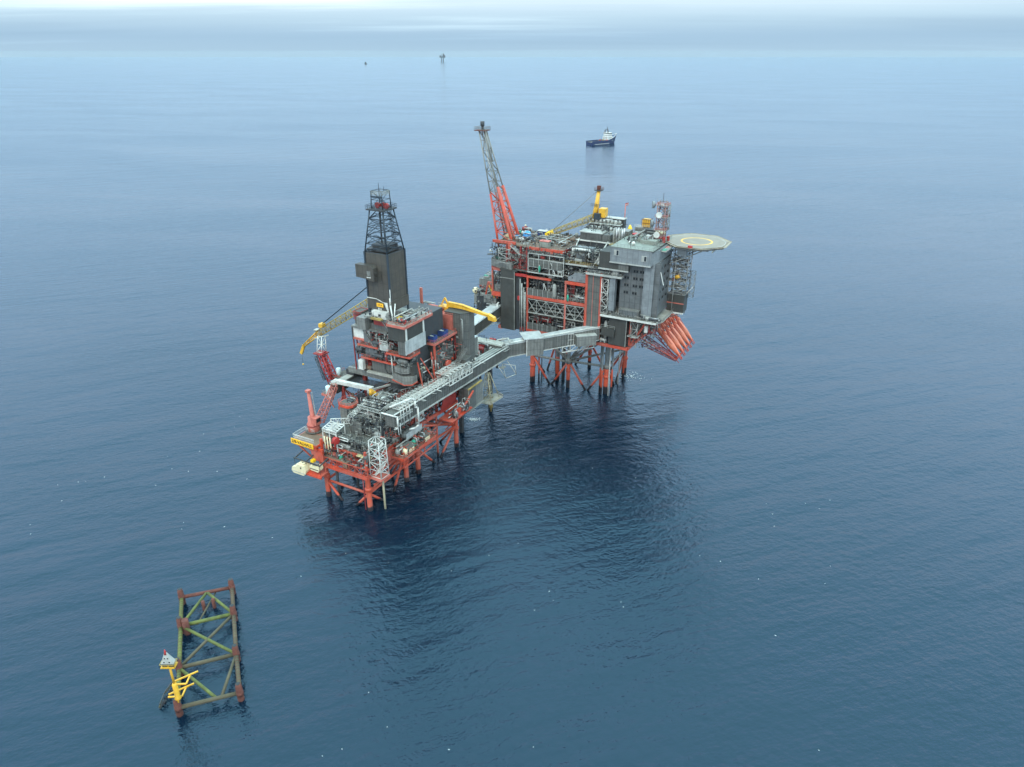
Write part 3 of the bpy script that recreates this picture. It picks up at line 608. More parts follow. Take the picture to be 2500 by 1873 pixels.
part(T, 'winch_cage', M().rail([(-14, 29.8, 51), (-10.6, 29.8, 51)], 1.8, .6, .12), white); part(T, 'winch_house', M().box(-14.2, -10.4, 29.6, 32, 49, 51), offw)
part(T, 'floor_plate', M().prism([(-22, 32), (-10, 31.2), (-9, 28.4), (-1.2, 28.4), (-1.2, 46), (-22, 46)], 60.2, 60.6), deckl); part(T, 'floor_edge', M().box(-9.1, -.9, 28.1, 28.39, 59.8, 60.7), pink); part(T, 'floor_edge', M().box(-1.19, -.9, 28.4, 46, 59.8, 60.7), pink); part(T, 'floor_edge', M().beam((-22, 31.8, 60.2), (-10, 31, 60.2), .3, .8), greyl); part(T, 'railing', M().rail([(-9, 28.5, 60.6), (-1.3, 28.5, 60.6), (-1.3, 46, 60.6)], 1.2), pink)
part(T, 'shelter', M().box(-24.4, -20.4, 30, 34, 55.6, 60.2), greyl); part(T, 'shelter', M().box(-17.6, -11, 31.6, 33, 57.9, 60.3), dred)
part(T, 'white_cabin', M().box(-17.8, -11.2, 31.2, 33.2, 60.7, 63.4), white)
part(T, 'rail_block', M().box(-17.2, -12.2, 29.4, 30.4, 60.65, 61.4), yellowl)
part(T, 'side_platform', M().box(-28.5, -25, 34, 40, 60.0, 60.6), deckg)
part(T, 'basket', M().rail([(-28.6, 33, 57.6), (-25.2, 33, 57.6), (-25.2, 38, 57.6), (-28.6, 38, 57.6), (-28.6, 33, 57.6)], 3.2, .55, .1), redp)
part(T, 'basket_tank', M().box(-28, -25.8, 34, 37.5, 57.2, 59.8), dred)
part(T, 'side_house', M().box(-28.8, -22.4, 34, 44, 55.6, 60), grey)
part(T, 'white_brace', M().path([(-10.4, 33.1, 68.8), (-10.4, 33, 66), (-8, 31, 61)], .3), white); part(T, 'white_brace', M().path([(-8.9, 34, 66.6), (-7.6, 31, 61)], .22), white)
part(T, 'yellow_winch', M().box(-6.8, -4.8, 31, 33, 60.7, 62.6), yellowb)
fill(T, -9, -2, 29.5, 45, 60.7, 63.5, 40, [pale, dark, offw, yellowl, redp]); fill(T, -22, -10, 31.2, 36, 44, 49, 46, [dark, dred, grey, brown]); fill(T, -19, -9, 31.2, 36, 49, 54.5, 40, [dark, dred, grey, pale])
fill(T, -9, -2, 30, 36, 44.4, 48.4, 20, [dark, grey, pale]); fill(T, -28, -22, 34, 50, 36.6, 43.4, 30, [dark, brown, dred, grey]); fill(T, -28, -23, 32, 37, 44.5, 49, 14, [dark, brown, dred])
part(T, 'escape_chute', M().box(-26.4, -24.2, 30.8, 32.4, 38.2, 42), white)
# ------------------------------------------------------------------ derrick
T = thing('derrick', 'tall dark drilling derrick, clad lower half and open lattice crown', 'derrick', I, (-15.4, 38.6, 60.6))
c0, c1, d0, d1 = -20.6, -10.4, 33.4, 43.6
part(T, 'cladding', M().prism([(c0, d0), (c1, d0), (c1, d1), (c0, d1)], 67.4, 84.6), derg)
part(T, 'lower_cladding', M().prism([(c0 - .35, d0 - .35), (c1 + .35, d0 - .35), (c1 + .35, d1 + .35), (c0 - .35, d1 + .35)], 63.4, 67.4), derg)
part(T, 'white_edge', M().path([(c0 - .3, d0 - .45, 67.6), (-16.5, d0 - .45, 67.6), (-13.5, d0 - .45, 66.6), (-12.2, d0 - .45, 66.5), (-11.1, d0 - .45, 62)], .16, 6), white)
part(T, 'white_gusset', M().extr([(-13.2, d0 - .5, 66.6), (-11.6, d0 - .5, 66.8), (-10.9, d0 - .5, 61.4)], (0, .1, 0)), white)
part(T, 'corner_pipe', M().path([(c1 + .3, d0 - .4, 72), (c1 + .3, d0 - .4, 66), (c1 + 1.4, d0 - 1.6, 61)], .15, 6), white)
m = M()
for u in (c0, c1):
    for v in (d0, d1): m.box(u - .3, u + .3, v - .3, v + .3, 60.6, 84.9)
part(T, 'corner_posts', m, navy)
part(T, 'side_box', M().extr([(-23.4, 30.9, 75.6), (-23.4, 30.9, 80.4), (-16.2, 30.9, 80.4), (-15.2, 30.9, 79.6), (-15.2, 30.9, 74.8), (-17, 30.9, 74.8), (-19.2, 30.9, 75.4)], (0, 2.5, 0)), derg, label='boxed-out dark bay near the top of the cladding')
part(T, 'bay_window', M().box(-18.2, -16.6, 30.8, 30.89, 76.6, 78.4), greyl); part(T, 'bay_sill', M().box(-18.4, -16.6, 30.78, 30.88, 75.9, 76.25), white)
part(T, 'bay_walkway', M().rail([(-15.1, 31, 74.8), (-13.6, 31, 74.8), (-13.6, 33.2, 74.8)], 3.4, .8, .1), greyd)
part(T, 'yellow_plate', M().box(-16.6, -13.6, d0 - .55, d0 - .4, 64.7, 66.1), signy)
text(T, 'lettering', 'KCA', mat('sign_brown', (.25, .09, .01)), 1.0, (-15.1, d0 - .6, 65.4), (R(90), 0, 0))
part(T, 'lamp_box', M().box(-15.9, -15.4, d0 - .7, d0 - .4, 63.6, 64.3), white); part(T, 'lamp_box', M().box(-14.9, -14.5, d0 - .7, d0 - .4, 63.5, 64.2), white)
m = M().lattice((-15.5, 38.5, 84.6), (-15.5, 38.5, 99.4), 10.0, 5.9, 5, .26, .13, 10.0, 5.9)
part(T, 'lattice', m, navy)
m = M()
for k in range(6):
    z = 86.5 + k * 2.25; w = (10 - (z - 84.6) * .277) / 2
    for (a, b) in (((-w, -w), (w, -w)), ((w, -w), (w, w)), ((w, w), (-w, w)), ((-w, w), (-w, -w))):
        mx = ((a[0] + b[0]) / 2, (a[1] + b[1]) / 2); m.beam((-15.5 + a[0], 38.5 + a[1], z - 1.3), (-15.5 + mx[0], 38.5 + mx[1], z), .16); m.beam((-15.5 + b[0], 38.5 + b[1], z - 1.3), (-15.5 + mx[0], 38.5 + mx[1], z), .16)
part(T, 'sub_bracing', m, navy)
part(T, 'guide_rail', M().box(-16.4, -16, 38, 38.5, 84, 99.5), dark); part(T, 'guide_rail', M().box(-14.9, -14.5, 38, 38.5, 84, 99.5), dark)
part(T, 'fingerboard', M().box(-20, -11, 34, 43, 85.2, 85.9), dark); part(T, 'ladder_cage', M().lattice((-12.2, 41, 84.6), (-13.6, 40.6, 99), 1, 1, 12, .05, .05), navy)
part(T, 'mesh_top', M().box(-19, -12, 36, 42, 86, 87.2), dark)
part(T, 'crown_deck', M().box(-19.4, -11.6, 34.6, 42.4, 99.4, 99.9), dark); part(T, 'crown_rail', M().rail([(-19.4, 34.6, 99.9), (-11.6, 34.6, 99.9), (-11.6, 42.4, 99.9), (-19.4, 42.4, 99.9), (-19.4, 34.6, 99.9)], 1.3, .9), navy)
for k, (x, y) in enumerate(((-16.4, 37.6), (-14.7, 38.6), (-12.6, 37.8))): part(T, 'crown_sheave', M().tube((x, y - .3, 100.9), (x, y + .5, 100.9), 1.0, 14), dred)
part(T, 'top_frame', M().lattice((-15.5, 38.5, 99.9), (-15.5, 38.5, 106), 5.0, 4.4, 2, .2, .1), navy)
part(T, 'top_gallery', M().rail([(-17.9, 36.1, 104.4), (-13.1, 36.1, 104.4), (-13.1, 40.9, 104.4), (-17.9, 40.9, 104.4), (-17.9, 36.1, 104.4)], 1.5, .6, .08), offw)
part(T, 'top_beam', M().box(-18, -13, 36, 36.3, 103.7, 104.3), navy)
part(T, 'aerial', M().beam((-16, 38.5, 106), (-16, 38.5, 108.4), .14), navy); part(T, 'aerial', M().beam((-13.4, 38, 106), (-13.4, 38, 107.6), .12), navy)
# ------------------------------------------------------------------ mud module behind, containers, grey tower
T = thing('mud_module', 'grey clad module with an orange-edged container deck right of the derrick', 'module', I, (-6, 54, 32))
part(T, 'wall', M().box(-16, -1.5, 45.5, 60, 31.5, 48), greyd)
part(T, 'wall', M().box(-1.4, -.9, 47, 59, 36.5, 45), grey)
deck(T, -17, .2, 44.6, 60, 48.9, deckg, pink, rm=pink)
part(T, 'post', M().box(-.6, .05, 44.7, 45.4, 32, 48), orange); part(T, 'post', M().box(-.6, -.1, 59.3, 59.9, 32, 48), dred)
part(T, 'brace', M().beam((-.4, 36, 46), (1.6, 42, 34), .4), orange); part(T, 'brace', M().beam((-.4, 43, 46), (1.6, 42, 34), .4), orange); part(T, 'brace', M().beam((-.4, 34, 45), (1.6, 34, 34), .4), orange)
part(T, 'boom_bar', M().beam((1.6, 32, 34), (1.6, 50, 36), .6), orange); part(T, 'hose_reel', M().tube((.5, 52, 38), (1.6, 52, 38), 1.5, 14), orange)
part(T, 'side_wall', M().box(-1.2, .8, 46, 60, 31.6, 36), orange)
part(T, 'wall_opening', M().tube((-.85, 51, 41.6), (-.7, 51, 41.6), 1.6, 16), offw)
part(T, 'hopper', M().lathe((-3, 40, 36), (-3, 40, 40), [(0, .8), (1, 1.6)], 12), cream)
part(T, 'pink_store', M().box(-8.4, -1.6, 60, 65, 49, 55), pink); part(T, 'pink_store_roof', M().rail([(-8.6, 60, 55), (-1.4, 60, 55), (-1.4, 65, 55)], 1, 1), pink)
part(T, 'truss_deck', M().box(-19, -8, 52, 64, 55.4, 56), dred); part(T, 'truss', M().truss((-19, 52, 52.6), (-8, 52, 52.6), (0, 0, 2.8), 5, .16), dred)
part(T, 'truss_rail', M().rail([(-19, 52, 56), (-8, 52, 56), (-8, 64, 56)], 1.2), pink)
part(T, 'red_mast', M().box(-17.4, -16.5, 61, 61.9, 56, 64), pink); part(T, 'mast_arm', M().beam((-17, 61.4, 56.6), (-13, 58, 57.4), .3), white)
part(T, 'exhaust', M().tube((-8.6, 53, 52), (-8.6, 53, 55), .7), mirror)
columns(T, (-18.5, -8.5), (52.5, 63.5), 49, 55.4, dred, .5)
fill(T, -16, -9, 46, 60, 49, 52, 46, [dark, pale, offw, grey, dred]); fill(T, -18, -9, 53, 63, 56, 58, 24, [dred, pink, dark, offw]); fill(T, -1.2, .6, 36, 46, 36, 44, 14, [dark, orange, grey])
def container(u, v, z, lab, L_=6, W_=2.6):
    t = thing('cargo_basket', lab, 'container', I, (u, v, z), 'blue open-topped containers on the orange-edged deck')
    m = M().box(u - L_ / 2, u + L_ / 2, v - W_ / 2, v - W_ / 2 + .12, z + .1, z + 2.3).box(u - L_ / 2, u + L_ / 2, v + W_ / 2 - .12, v + W_ / 2, z + .1, z + 2.3)
    m.box(u - L_ / 2, u - L_ / 2 + .12, v - W_ / 2 + .13, v + W_ / 2 - .13, z + .1, z + 2.3).box(u + L_ / 2 - .12, u + L_ / 2, v - W_ / 2 + .13, v + W_ / 2 - .13, z + .1, z + 2.3).box(u - L_ / 2 + .13, u + L_ / 2 - .13, v - W_ / 2 + .13, v + W_ / 2 - .13, z + .1, z + .3)
    part(t, 'body', m, blue)
    part(t, 'load', M().box(u - L_ * .42, u + L_ * .3, v - W_ * .3, v + W_ * .25, z + .35, z + 2.0), offw)
    part(t, 'rim', M().beam((u - L_ / 2, v - W_ / 2, z + 2.36), (u + L_ / 2, v - W_ / 2, z + 2.36), .14), hullb)
container(-3.6, 46.6, 48.95, 'blue open container on the orange-edged deck, nearer and lower of the pair')
container(-3.8, 53.4, 48.95, 'blue open container on the orange-edged deck, larger and farther of the pair', 7.2, 3)
T = thing('clad_tower', 'tall plain grey clad tower beside the covered bridge', 'tower', I, (-1, 64, 32))
part(T, 'wall', M().prism([(-5.5, 60.8), (1.8, 60.8), (4.2, 63.4), (4.2, 67.5), (-5.5, 67.5)], 33, 56), grey)
part(T, 'roof', M().prism([(-5.7, 60.6), (1.8, 60.6), (4.4, 63.2), (4.4, 67.7), (-5.7, 67.7)], 56, 56.3), greyd)
part(T, 'stair_landing', M().box(2, 6, 57, 62, 36, 38.6), grey); stair(T, (3, 50, 34), (4.5, 60, 42), 1.4, greyl)
part(T, 'wall_duct', M().path([(1.9, 61, 54), (3.4, 59.6, 54), (3.4, 59.6, 44)], .4), greyl)
# right rear lower deck of left complex with white-edged boxes
T = thing('rear_deck', 'dark machinery deck behind the grey tower, under the bridge ends', 'platform deck', I, (-6, 78, 26))
part(T, 'deck_plate', M().box(-20, 1, 63, 94, 25.4, 26), dark); part(T, 'deck_plate', M().box(-20, 1, 68, 94, 31.2, 31.6), deckg)
columns(T, (-19, -9, 0), (64, 78, 93), 20, 31.2, dark, .8)
part(T, 'deck_beam', M().box(1.01, 1.4, 63, 94, 25, 26.4), orange)
fill(T, -19, 0, 68, 93, 31.7, 35, 60, [dark, dred, pale, grey, redp]); fill(T, -2, .8, 64, 93, 26.1, 31, 34, [dark, pale, grey, dred])
columns(T, (-18, -2), (65, 90), -6, 25.4, dark, 1.6)
def wbox(u0, u1, v0, v1, z0, z1, lab):
    t = thing('duct_housing', lab, 'housing', I, ((u0 + u1) / 2, (v0 + v1) / 2, z0), 'grey housings with white corner trim beside the bridge')
    part(t, 'wall', M().box(u0, u1, v0, v1, z0, z1), greyl); part(t, 'roof', M().box(u0 - .2, u1 + .2, v0 - .2, v1 + .2, z1, z1 + .3), roofw)
    m = M()
    for a in (u0, u1):
        for b in (v0, v1): m.box(a - .16, a + .16, b - .16, b + .16, z0, z1)
    part(t, 'corner_trim', m, white)
wbox(-3.2, .2, 68.4, 71.8, 31.7, 37.4, 'lower stepped grey housing with white trim, in front of the taller one')
wbox(-2.6, .6, 72.4, 75.6, 31.7, 41.4, 'taller grey housing with white trim behind the lower stepped one')
# ------------------------------------------------------------------ kingpost crane behind the derrick, long yellow boom to the left
T = thing('lattice_boom_crane', 'big crane hidden behind the derrick with a long weathered yellow lattice boom pointing left', 'crane', I, (-28, 57, 32))
A0 = (-27, 54, 57.5); TIP = (-56, 42, 45.5)
part(T, 'pedestal', M().lathe((-27, 56, 30), (-27, 56, 56), [(0, 2), (.9, 2), (.93, 2.6), (1, 2.6)], 16), yellow)
part(T, 'house', M().box(-30, -24, 53.5, 59, 56, 60), yellow)
part(T, 'king_post', M().lattice((-26.6, 56, 60), (-25.5, 56, 74), 3, 1.6, 5, .2, .1), yellow)
part(T, 'boom', M().lattice((-29, 50, 62), (-57, 42.6, 43.4), 3.0, 2.5, 24, .17, .09, 3.2, 2.6), yellowl)
part(T, 'boom_tip', M().lattice((-56.5, 42.7, 43.8), (-65.6, 41.8, 36.4), 1.9, .8, 5, .2, .12), yellow)
part(T, 'boom_nose', M().beam((-65.4, 41.8, 36.8), (-67.4, 41.6, 32.6), .9, 1.2), yellow)
part(T, 'sheave_block', M().box(-56, -54, 42, 44.2, 46.4, 48), yellow); part(T, 'service_platform', M().box(-58.6, -56.6, 41.6, 43.6, 44.6, 45.1), offw)
for k in range(3): part(T, 'pendant_rope', M().tube((-25.6, 55.6 + k * .7, 73.6), (-55, 42.4 + k * .6, 47.6), .09, 5), navy)
part(T, 'hoist_rope', M().tube((-67.2, 41.6, 32.8), (-67.2, 41.6, 27.8), .06, 5), navy); part(T, 'hook', M().ball((-67.2, 41.6, 27.6), .4), yellow)
# boom rest tower
T = thing('boom_rest', 'rusty red lattice tower with a white frame top under the yellow boom', 'lattice tower', I, (-45, 40, 20))
part(T, 'lower_lattice', M().lattice((-47, 38, 24.5), (-52.6, 38.6, 36.8), 3.2, 2.6, 6, .26, .16), redp)
part(T, 'side_ladder', M().lattice((-50.4, 36.6, 26), (-54.4, 37, 35.6), 1.2, 1.2, 8, .1, .08), dark)
part(T, 'lattice_plating', M().beam((-47.8, 38, 26), (-52, 38.5, 35.6), 1.3, 1.4), dred)
part(T, 'landing', M().box(-55.4, -50.6, 36.4, 40.8, 36.6, 37), dred); part(T, 'white_frame', M().lattice((-53, 39, 37), (-53.6, 40.6, 43.4), 2.6, 2.2, 2, .18, .12), white)
part(T, 'saddle', M().beam((-58.4, 41.4, 41.2), (-50, 41, 44.4), .4, .4), offw)
part(T, 'bracket', M().beam((-47, 38, 24.5), (-37, 38, 21), .7), pink); part(T, 'bracket', M().beam((-47, 38, 24.5), (-37, 36, 28), .5), pink)
# yellow box boom crane over the grey tower
T = thing('box_boom_crane', 'bright yellow crane with a smooth box boom lying out to the right', 'crane', I, (-9, 65, 49))
part(T, 'pedestal', M().lathe((-8.4, 66, 44), (-8.4, 66, 52.5), [(0, 1.2), (.8, 1.2), (.85, 1.7), (1, 1.7)], 14), dark)
part(T, 'house', M().box(-11, -6.4, 64.4, 68, 52.5, 56.4), yellow); part(T, 'cab', M().box(-12.6, -11, 64, 66, 51.8, 55.8), yellow); part(T, 'cab_window', M().box(-12.2, -11.2, 63.9, 63.99, 53.6, 55), glass)
part(T, 'a_frame', M().beam((-10.8, 66, 56), (-8.6, 66, 59.8), .5), yellow); part(T, 'a_frame', M().beam((-6.6, 66, 56), (-8.6, 66, 59.8), .5), yellow)
part(T, 'boom', M().extr([(-7.6, 65.2, 56.4), (-7, 65.2, 58.4), (0, 64.6, 58.5), (12.6, 64, 56.5), (12.6, 64, 55.7), (0, 64.6, 56.8)], (0, 1.4, 0)), yellow)
part(T, 'boom_end', M().extr([(12.4, 63.8, 56.9), (15.4, 63.8, 55.8), (15.8, 63.8, 54.2), (12.8, 63.8, 54.6)], (0, 1.7, 0)), yellow)
part(T, 'hydraulic_ram', M().tube((-6.8, 66, 53.8), (1, 65.4, 55.6), .35), mirror); part(T, 'aerial_rail', M().rail([(-10.8, 64.4, 56.4), (-8, 64.4, 56.4)], 1.6, .5), offw)
# ------------------------------------------------------------------ covered pipe corridor and bridges
T = thing('pipe_corridor', 'long grey clad corridor with white pipes along its roof, right flank of the left platform', 'corridor', I, (4.5, 52, 26))
def cz(v): return 30.4 - (v - 10) * .045
def cu(v): return 4.2
m = M()
m.add([(2, 10, cz(10)), (6, 10, cz(10)), (6, 10, cz(10) + 5.2), (2, 10, cz(10) + 5.2), (2, 94, cz(94)), (6, 94, cz(94)), (6, 94, cz(94) + 5.2), (2, 94, cz(94) + 5.2)],
      [(0, 1, 2, 3), (7, 6, 5, 4), (0, 4, 5, 1), (1, 5, 6, 2), (2, 6, 7, 3), (3, 7, 4, 0)])
part(T, 'wall', m, grey)
m = M()
for k in range(71):
    v = 10.4 + k * 1.19; m.box(6.0, 6.12, v, v + .18, cz(v) + .05, cz(v) + 5.1)
part(T, 'wall_ribs', m, grey)
part(T, 'base_beam', M().beam((6.2, 9.8, cz(10)), (6.2, 94, cz(94)), .4, .5), offw); part(T, 'eave_beam', M().beam((6.2, 9.8, cz(10) + 5.2), (6.2, 94, cz(94) + 5.2), .35, .35), white)
for k in range(5): part(T, 'roof_pipe', M().tube((2.4 + k * .75, 14, cz(14) + 5.75), (2.4 + k * .75, 92, cz(92) + 5.75), .22), offw if k % 2 else white)
for k in range(3): part(T, 'side_pipe', M().tube((1.2 - k * .7, 12, cz(12) + 5.6), (1.2 - k * .7, 70, cz(70) + 5.6), .2), pale)
part(T, 'roof_truss', M().truss((6.1, 18, cz(18) + 5.4), (6.1, 60, cz(60) + 5.4), (0, 0, 1.5), 20, .07), white)
part(T, 'roof_truss', M().truss((2.2, 18, cz(18) + 5.4), (2.2, 60, cz(60) + 5.4), (0, 0, 1.5), 20, .07), offw)
m = M()
for k in range(24):
    v = 16 + k * 2.1; m.beam((0, v, cz(v) + 6.3), (6.1, v, cz(v) + 6.3), .14)
part(T, 'cross_ties', m, white)
part(T, 'deck_strip', M().box(-1.6, 1.9, 12, 70, 31, 31.3), deckg); part(T, 'railing', M().rail([(-1.6, 12, 31.3), (-1.6, 60, 31.3)], 1.2), pale)
# big expansion loop of white pipe and smaller loops on the near part of the wall
part(T, 'expansion_loop', M().path([(2.6, 12, 36.8), (5.6, 17, 37.8), (6.6, 20, 37.8), (7.0, 21, 36.6), (7.0, 21, 34), (7.4, 22, 33.4), (7.4, 22, 26.4), (6.8, 20.6, 25.6), (5.6, 18.6, 25.6)], .36, 9), white)
for k, v in enumerate((13, 14.6, 16.4, 18.2)): part(T, 'drop_pipe', M().path([(3, v, 36.2), (6.6, v, 36.2), (6.6, v, 31 - k % 2 * 1.6)], .2), offw)
part(T, 'expansion_loop', M().path([(1, 9.4, 35.4), (4.8, 9.4, 35.4), (6.9, 10.6, 34.6), (6.9, 10.6, 30.4), (5.8, 10, 29.6)], .3), white)
for v in (11.2, 12.4): part(T, 'drop_pipe', M().path([(6.5, v, 31.4), (6.5, v, 27.2)], .16), white)
part(T, 'side_truss', M().truss((6.5, 11, 33), (6.5, 20, 32.6), (0, 0, 1.1), 8, .06), white)
part(T, 'under_bracket', M().truss((6.2, 22, 26.6), (6.2, 27, 26.4), (0, 0, 2.6), 2, .12), offw)
# white cage over the middle
part(T, 'cage_side', M().truss((7.4, 43, cz(43) + 4.4), (7.4, 60, cz(60) + 4.4), (0, 0, 4.2), 7, .13), white); part(T, 'cage_side', M().truss((.5, 43, cz(43) + 5.4), (.5, 60, cz(60) + 5.4), (0, 0, 3.2), 7, .13), white)
part(T, 'cage_roof', M().truss((.5, 43, cz(43) + 8.6), (.5, 60, cz(60) + 8.6), (6.9, 0, 0), 7, .13, x=True), white)
part(T, 'cage_pipe', M().path([(1.5, 44, 37.6), (1.5, 58, 37.2), (3.4, 61, 37), (5.8, 60, 37), (6.2, 56, 37.2), (5, 46, 37.6)], .34, 9), offw)
for k in range(12): part(T, 'loose_pipe', M().tube((-5 + k * .42, 30 + k % 4, 32 + k % 3 * .35), (-3.8 + k * .42, 46 + k % 5, 32 + k % 3 * .35), .13), offw)
part(T, 'cage_side', M().truss((-6, 30, 31.6), (-1, 41, 31.6), (0, 0, 2.4), 6, .1), offw)
part(T, 'end_cage', M().lattice((4, 88, 32.4), (4, 95.5, 32.4), 5.6, 5, 3, .14, .1, 2.4, 3.4), offw); part(T, 'end_pipe', M().path([(1, 84, 32.5), (1, 92, 34.2), (4, 96, 34.2), (6.4, 94, 33)], .36), offw)
# hanging boxes below corridor
T = thing('hanging_cabin', 'tall grey clad cabin hanging under the pipe corridor over open water', 'cabin', I, (5, 62, 16))
part(T, 'wall', M().box(3.2, 7.8, 56, 61.4, 17, 26.4), grey); part(T, 'wall', M().box(3.4, 7.4, 61.4, 68, 16.6, 26), greyl); part(T, 'yellow_rail', M().beam((8, 55.5, 26.6), (8, 66, 26.6), .5), yellowl)
part(T, 'walkway', M().beam((8.6, 50, 20.6), (8.8, 58, 25.4), .6), orange); part(T, 'floor_beam', M().box(3, 8, 55.8, 68.2, 16.2, 16.6), pale)
part(T, 'corner_trim', M().box(7.7, 7.95, 55.9, 56.1, 17, 26.3), pale)
fill(T, 6.5, 9.5, 42, 56, 19, 24, 26, [orange, redp, dark, pale]); part(T, 'orange_deck', M().box(3, 9.4, 41, 56, 18.6, 19), orange); part(T, 'brace', M().beam((2.7, 53.4, 12), (9, 55, 18.6), .5), orange); part(T, 'brace', M().beam((2.5, 46, 11.5), (9, 47, 18.6), .45), orange)
T = thing('cable_platform', 'small cream lattice platform with tall legs hanging right of the grey cabin', 'platform', I, (6, 78, 12))
part(T, 'floor', M().prism([(3.4, 70), (9.2, 71), (10.2, 80), (6, 82), (3.4, 79)], 13.2, 13.5), deckl); part(T, 'floor_edge', M().rail([(3.4, 70, 13.5), (9.2, 71, 13.5), (10.2, 80, 13.5), (6, 82, 13.5)], 1.1, .9), creamd)
for (u, v) in ((4, 71), (9, 72), (9, 79), (4.4, 79)): part(T, 'leg', M().tube((u, v, 13.4), (5.4 + (u - 6) * .2, 75 + (v - 75) * .2, 26), .17), creamd)
part(T, 'column', M().lathe((6.4, 76, 7.2), (6.4, 76, 13.2), [(0, .3), (.3, .4), (.35, .9), (1, .9)]), yellowl); part(T, 'bracing', M().lattice((6, 74.6, 14), (5.4, 75, 25.8), 3, 1, 4, .12, .1), creamd)
T = thing('pull_in_frame', 'white triangular steel frame jutting from below the bridge knee', 'steel frame', I, (8, 90, 22))
for a, b in (((6, 87, 25.6), (11.4, 89, 25.2)), ((11.4, 89, 25.2), (11.4, 90, 20.6)), ((11.4, 90, 20.6), (8.4, 86, 19.6)), ((8.4, 86, 19.6), (6, 87, 25.6)), ((11.4, 90, 20.6), (6.4, 91, 25.6)), ((6.2, 83, 26), (8.4, 86, 19.6))):
    part(T, 'strut', M().tube(a, b, .17), offw)
part(T, 'landing', M().box(6.2, 8, 84, 87, 24.6, 24.9), pale)
# generic covered bridge between two world points
def bridge(label, a, b, w, h, rib=1.3, fr_label=None, roofm=roofw, wallm=grey, n=None, sag=.5):
    a = Vector(a); b = Vector(b); ang = math.degrees(math.atan2(b.y - a.y, b.x - a.x)); F = Frame(a.x, a.y, ang); ln = math.hypot(b.x - a.x, b.y - a.y)
    T = thing('covered_bridge', label, 'bridge', F, (ln / 2, 0, a.z), 'covered footbridges between the platforms')
    dz = b.z - a.z
    def sk(m): return m
    def zz(x): return a.z + dz * x / ln
    def slab(y0, y1, lo, hi):
        return M().add([(0, y0, a.z + lo), (0, y1, a.z + lo), (0, y1, a.z + hi), (0, y0, a.z + hi), (ln, y0, b.z + lo), (ln, y1, b.z + lo), (ln, y1, b.z + hi), (ln, y0, b.z + hi)], [(0, 3, 2, 1), (4, 5, 6, 7), (0, 1, 5, 4), (1, 2, 6, 5), (2, 3, 7, 6), (3, 0, 4, 7)])
    part(T, 'wall', slab(-w / 2, w / 2, 0, h), wallm)
    part(T, 'roof', slab(-w / 2 - .25, w / 2 + .25, h, h + .25), roofm)
    for s in (-1, 1):
        m = M(); k = int(ln / rib)
        for i in range(k + 1):
            x = i * ln / k; m.box(x - .08, x + .08, s * (w / 2 + .08) - .07, s * (w / 2 + .08) + .07, zz(x) + .02, zz(x) + h - .02)
        part(T, 'wall_ribs', m, greyl)
    part(T, 'base_beam', M().beam((0, -w / 2 - .1, a.z - .1), (ln, -w / 2 - .1, b.z - .1), .35), offw)
    part(T, 'roof_rail', M().rail([(0, -w / 2 - .2, a.z + h + .25), (ln, -w / 2 - .2, b.z + h + .25)], .7, 5, .16, False), white)
    return T, F, ln, zz
T, F, ln, zz = bridge('long light-roofed covered bridge running right from the bridge knee to the hotel platform', I.w(3.6, 93.5, 26.9), P.w(49.6, .2, 31.4), 5, 5.6)
part(T, 'raised_box', M().box(9.4, 17, -3.6, 3.2, zz(13) - 1.2, zz(13) + 6.6), greyl, label='raised ribbed box section with a wide pale roof')
m = M()
for i in range(6): m.box(9.6 + i * 1.4, 9.8 + i * 1.4, -3.76, -3.6, zz(13) - 1.1, zz(13) + 6.5)
part(T, 'box_ribs', m, greyl)
part(T, 'box_roof', M().box(8, 17.2, -3.9, 5.2, zz(13) + 6.6, zz(13) + 7), roofw); part(T, 'box_trim', M().box(9.1, 9.45, -3.9, -3.55, zz(13) - 1.2, zz(13) + 6.6), white)
part(T, 'side_duct', M().box(32, 41, -5.6, -2.7, zz(36) - .4, zz(36) + 4.2), greyl); part(T, 'duct_roof', M().box(31.8, 41.2, -5.8, -2.6, zz(36) + 4.2, zz(36) + 4.5), offw)
part(T, 'end_ladder', M().rail([(28.6, -2.9, zz(29)), (31.2, -2.9, zz(29))], 5.6, 1.2, .14), white)
part(T, 'under_truss', M().truss((26, -2.6, zz(28) - 3.0), (41, -2.6, zz(40) - 3.0), (0, 0, 2.7), 4, .14), white)
part(T, 'roof_cable', M().path([(2, -2.3, zz(2) + 6.4), (8, -2.2, zz(8) + 6.6)], .22), white); part(T, 'roof_cable', M().path([(17.4, -2.2, zz(17) + 6.6), (40, -2.3, zz(40) + 6.5)], .18), white)
bridge('dark-sided covered bridge at the back, pointing away to the far platform under the yellow boom', I.w(-14, 87, 33), P.w(-4, 3, 33), 5, 5, wallm=greyd)
bridge('short cream-roofed covered bridge joining the grey tower to the bridge knee', I.w(-13, 84.5, 31.6), I.w(5, 89.5, 29.4), 4.6, 4.2, roofm=deckl, wallm=grey)

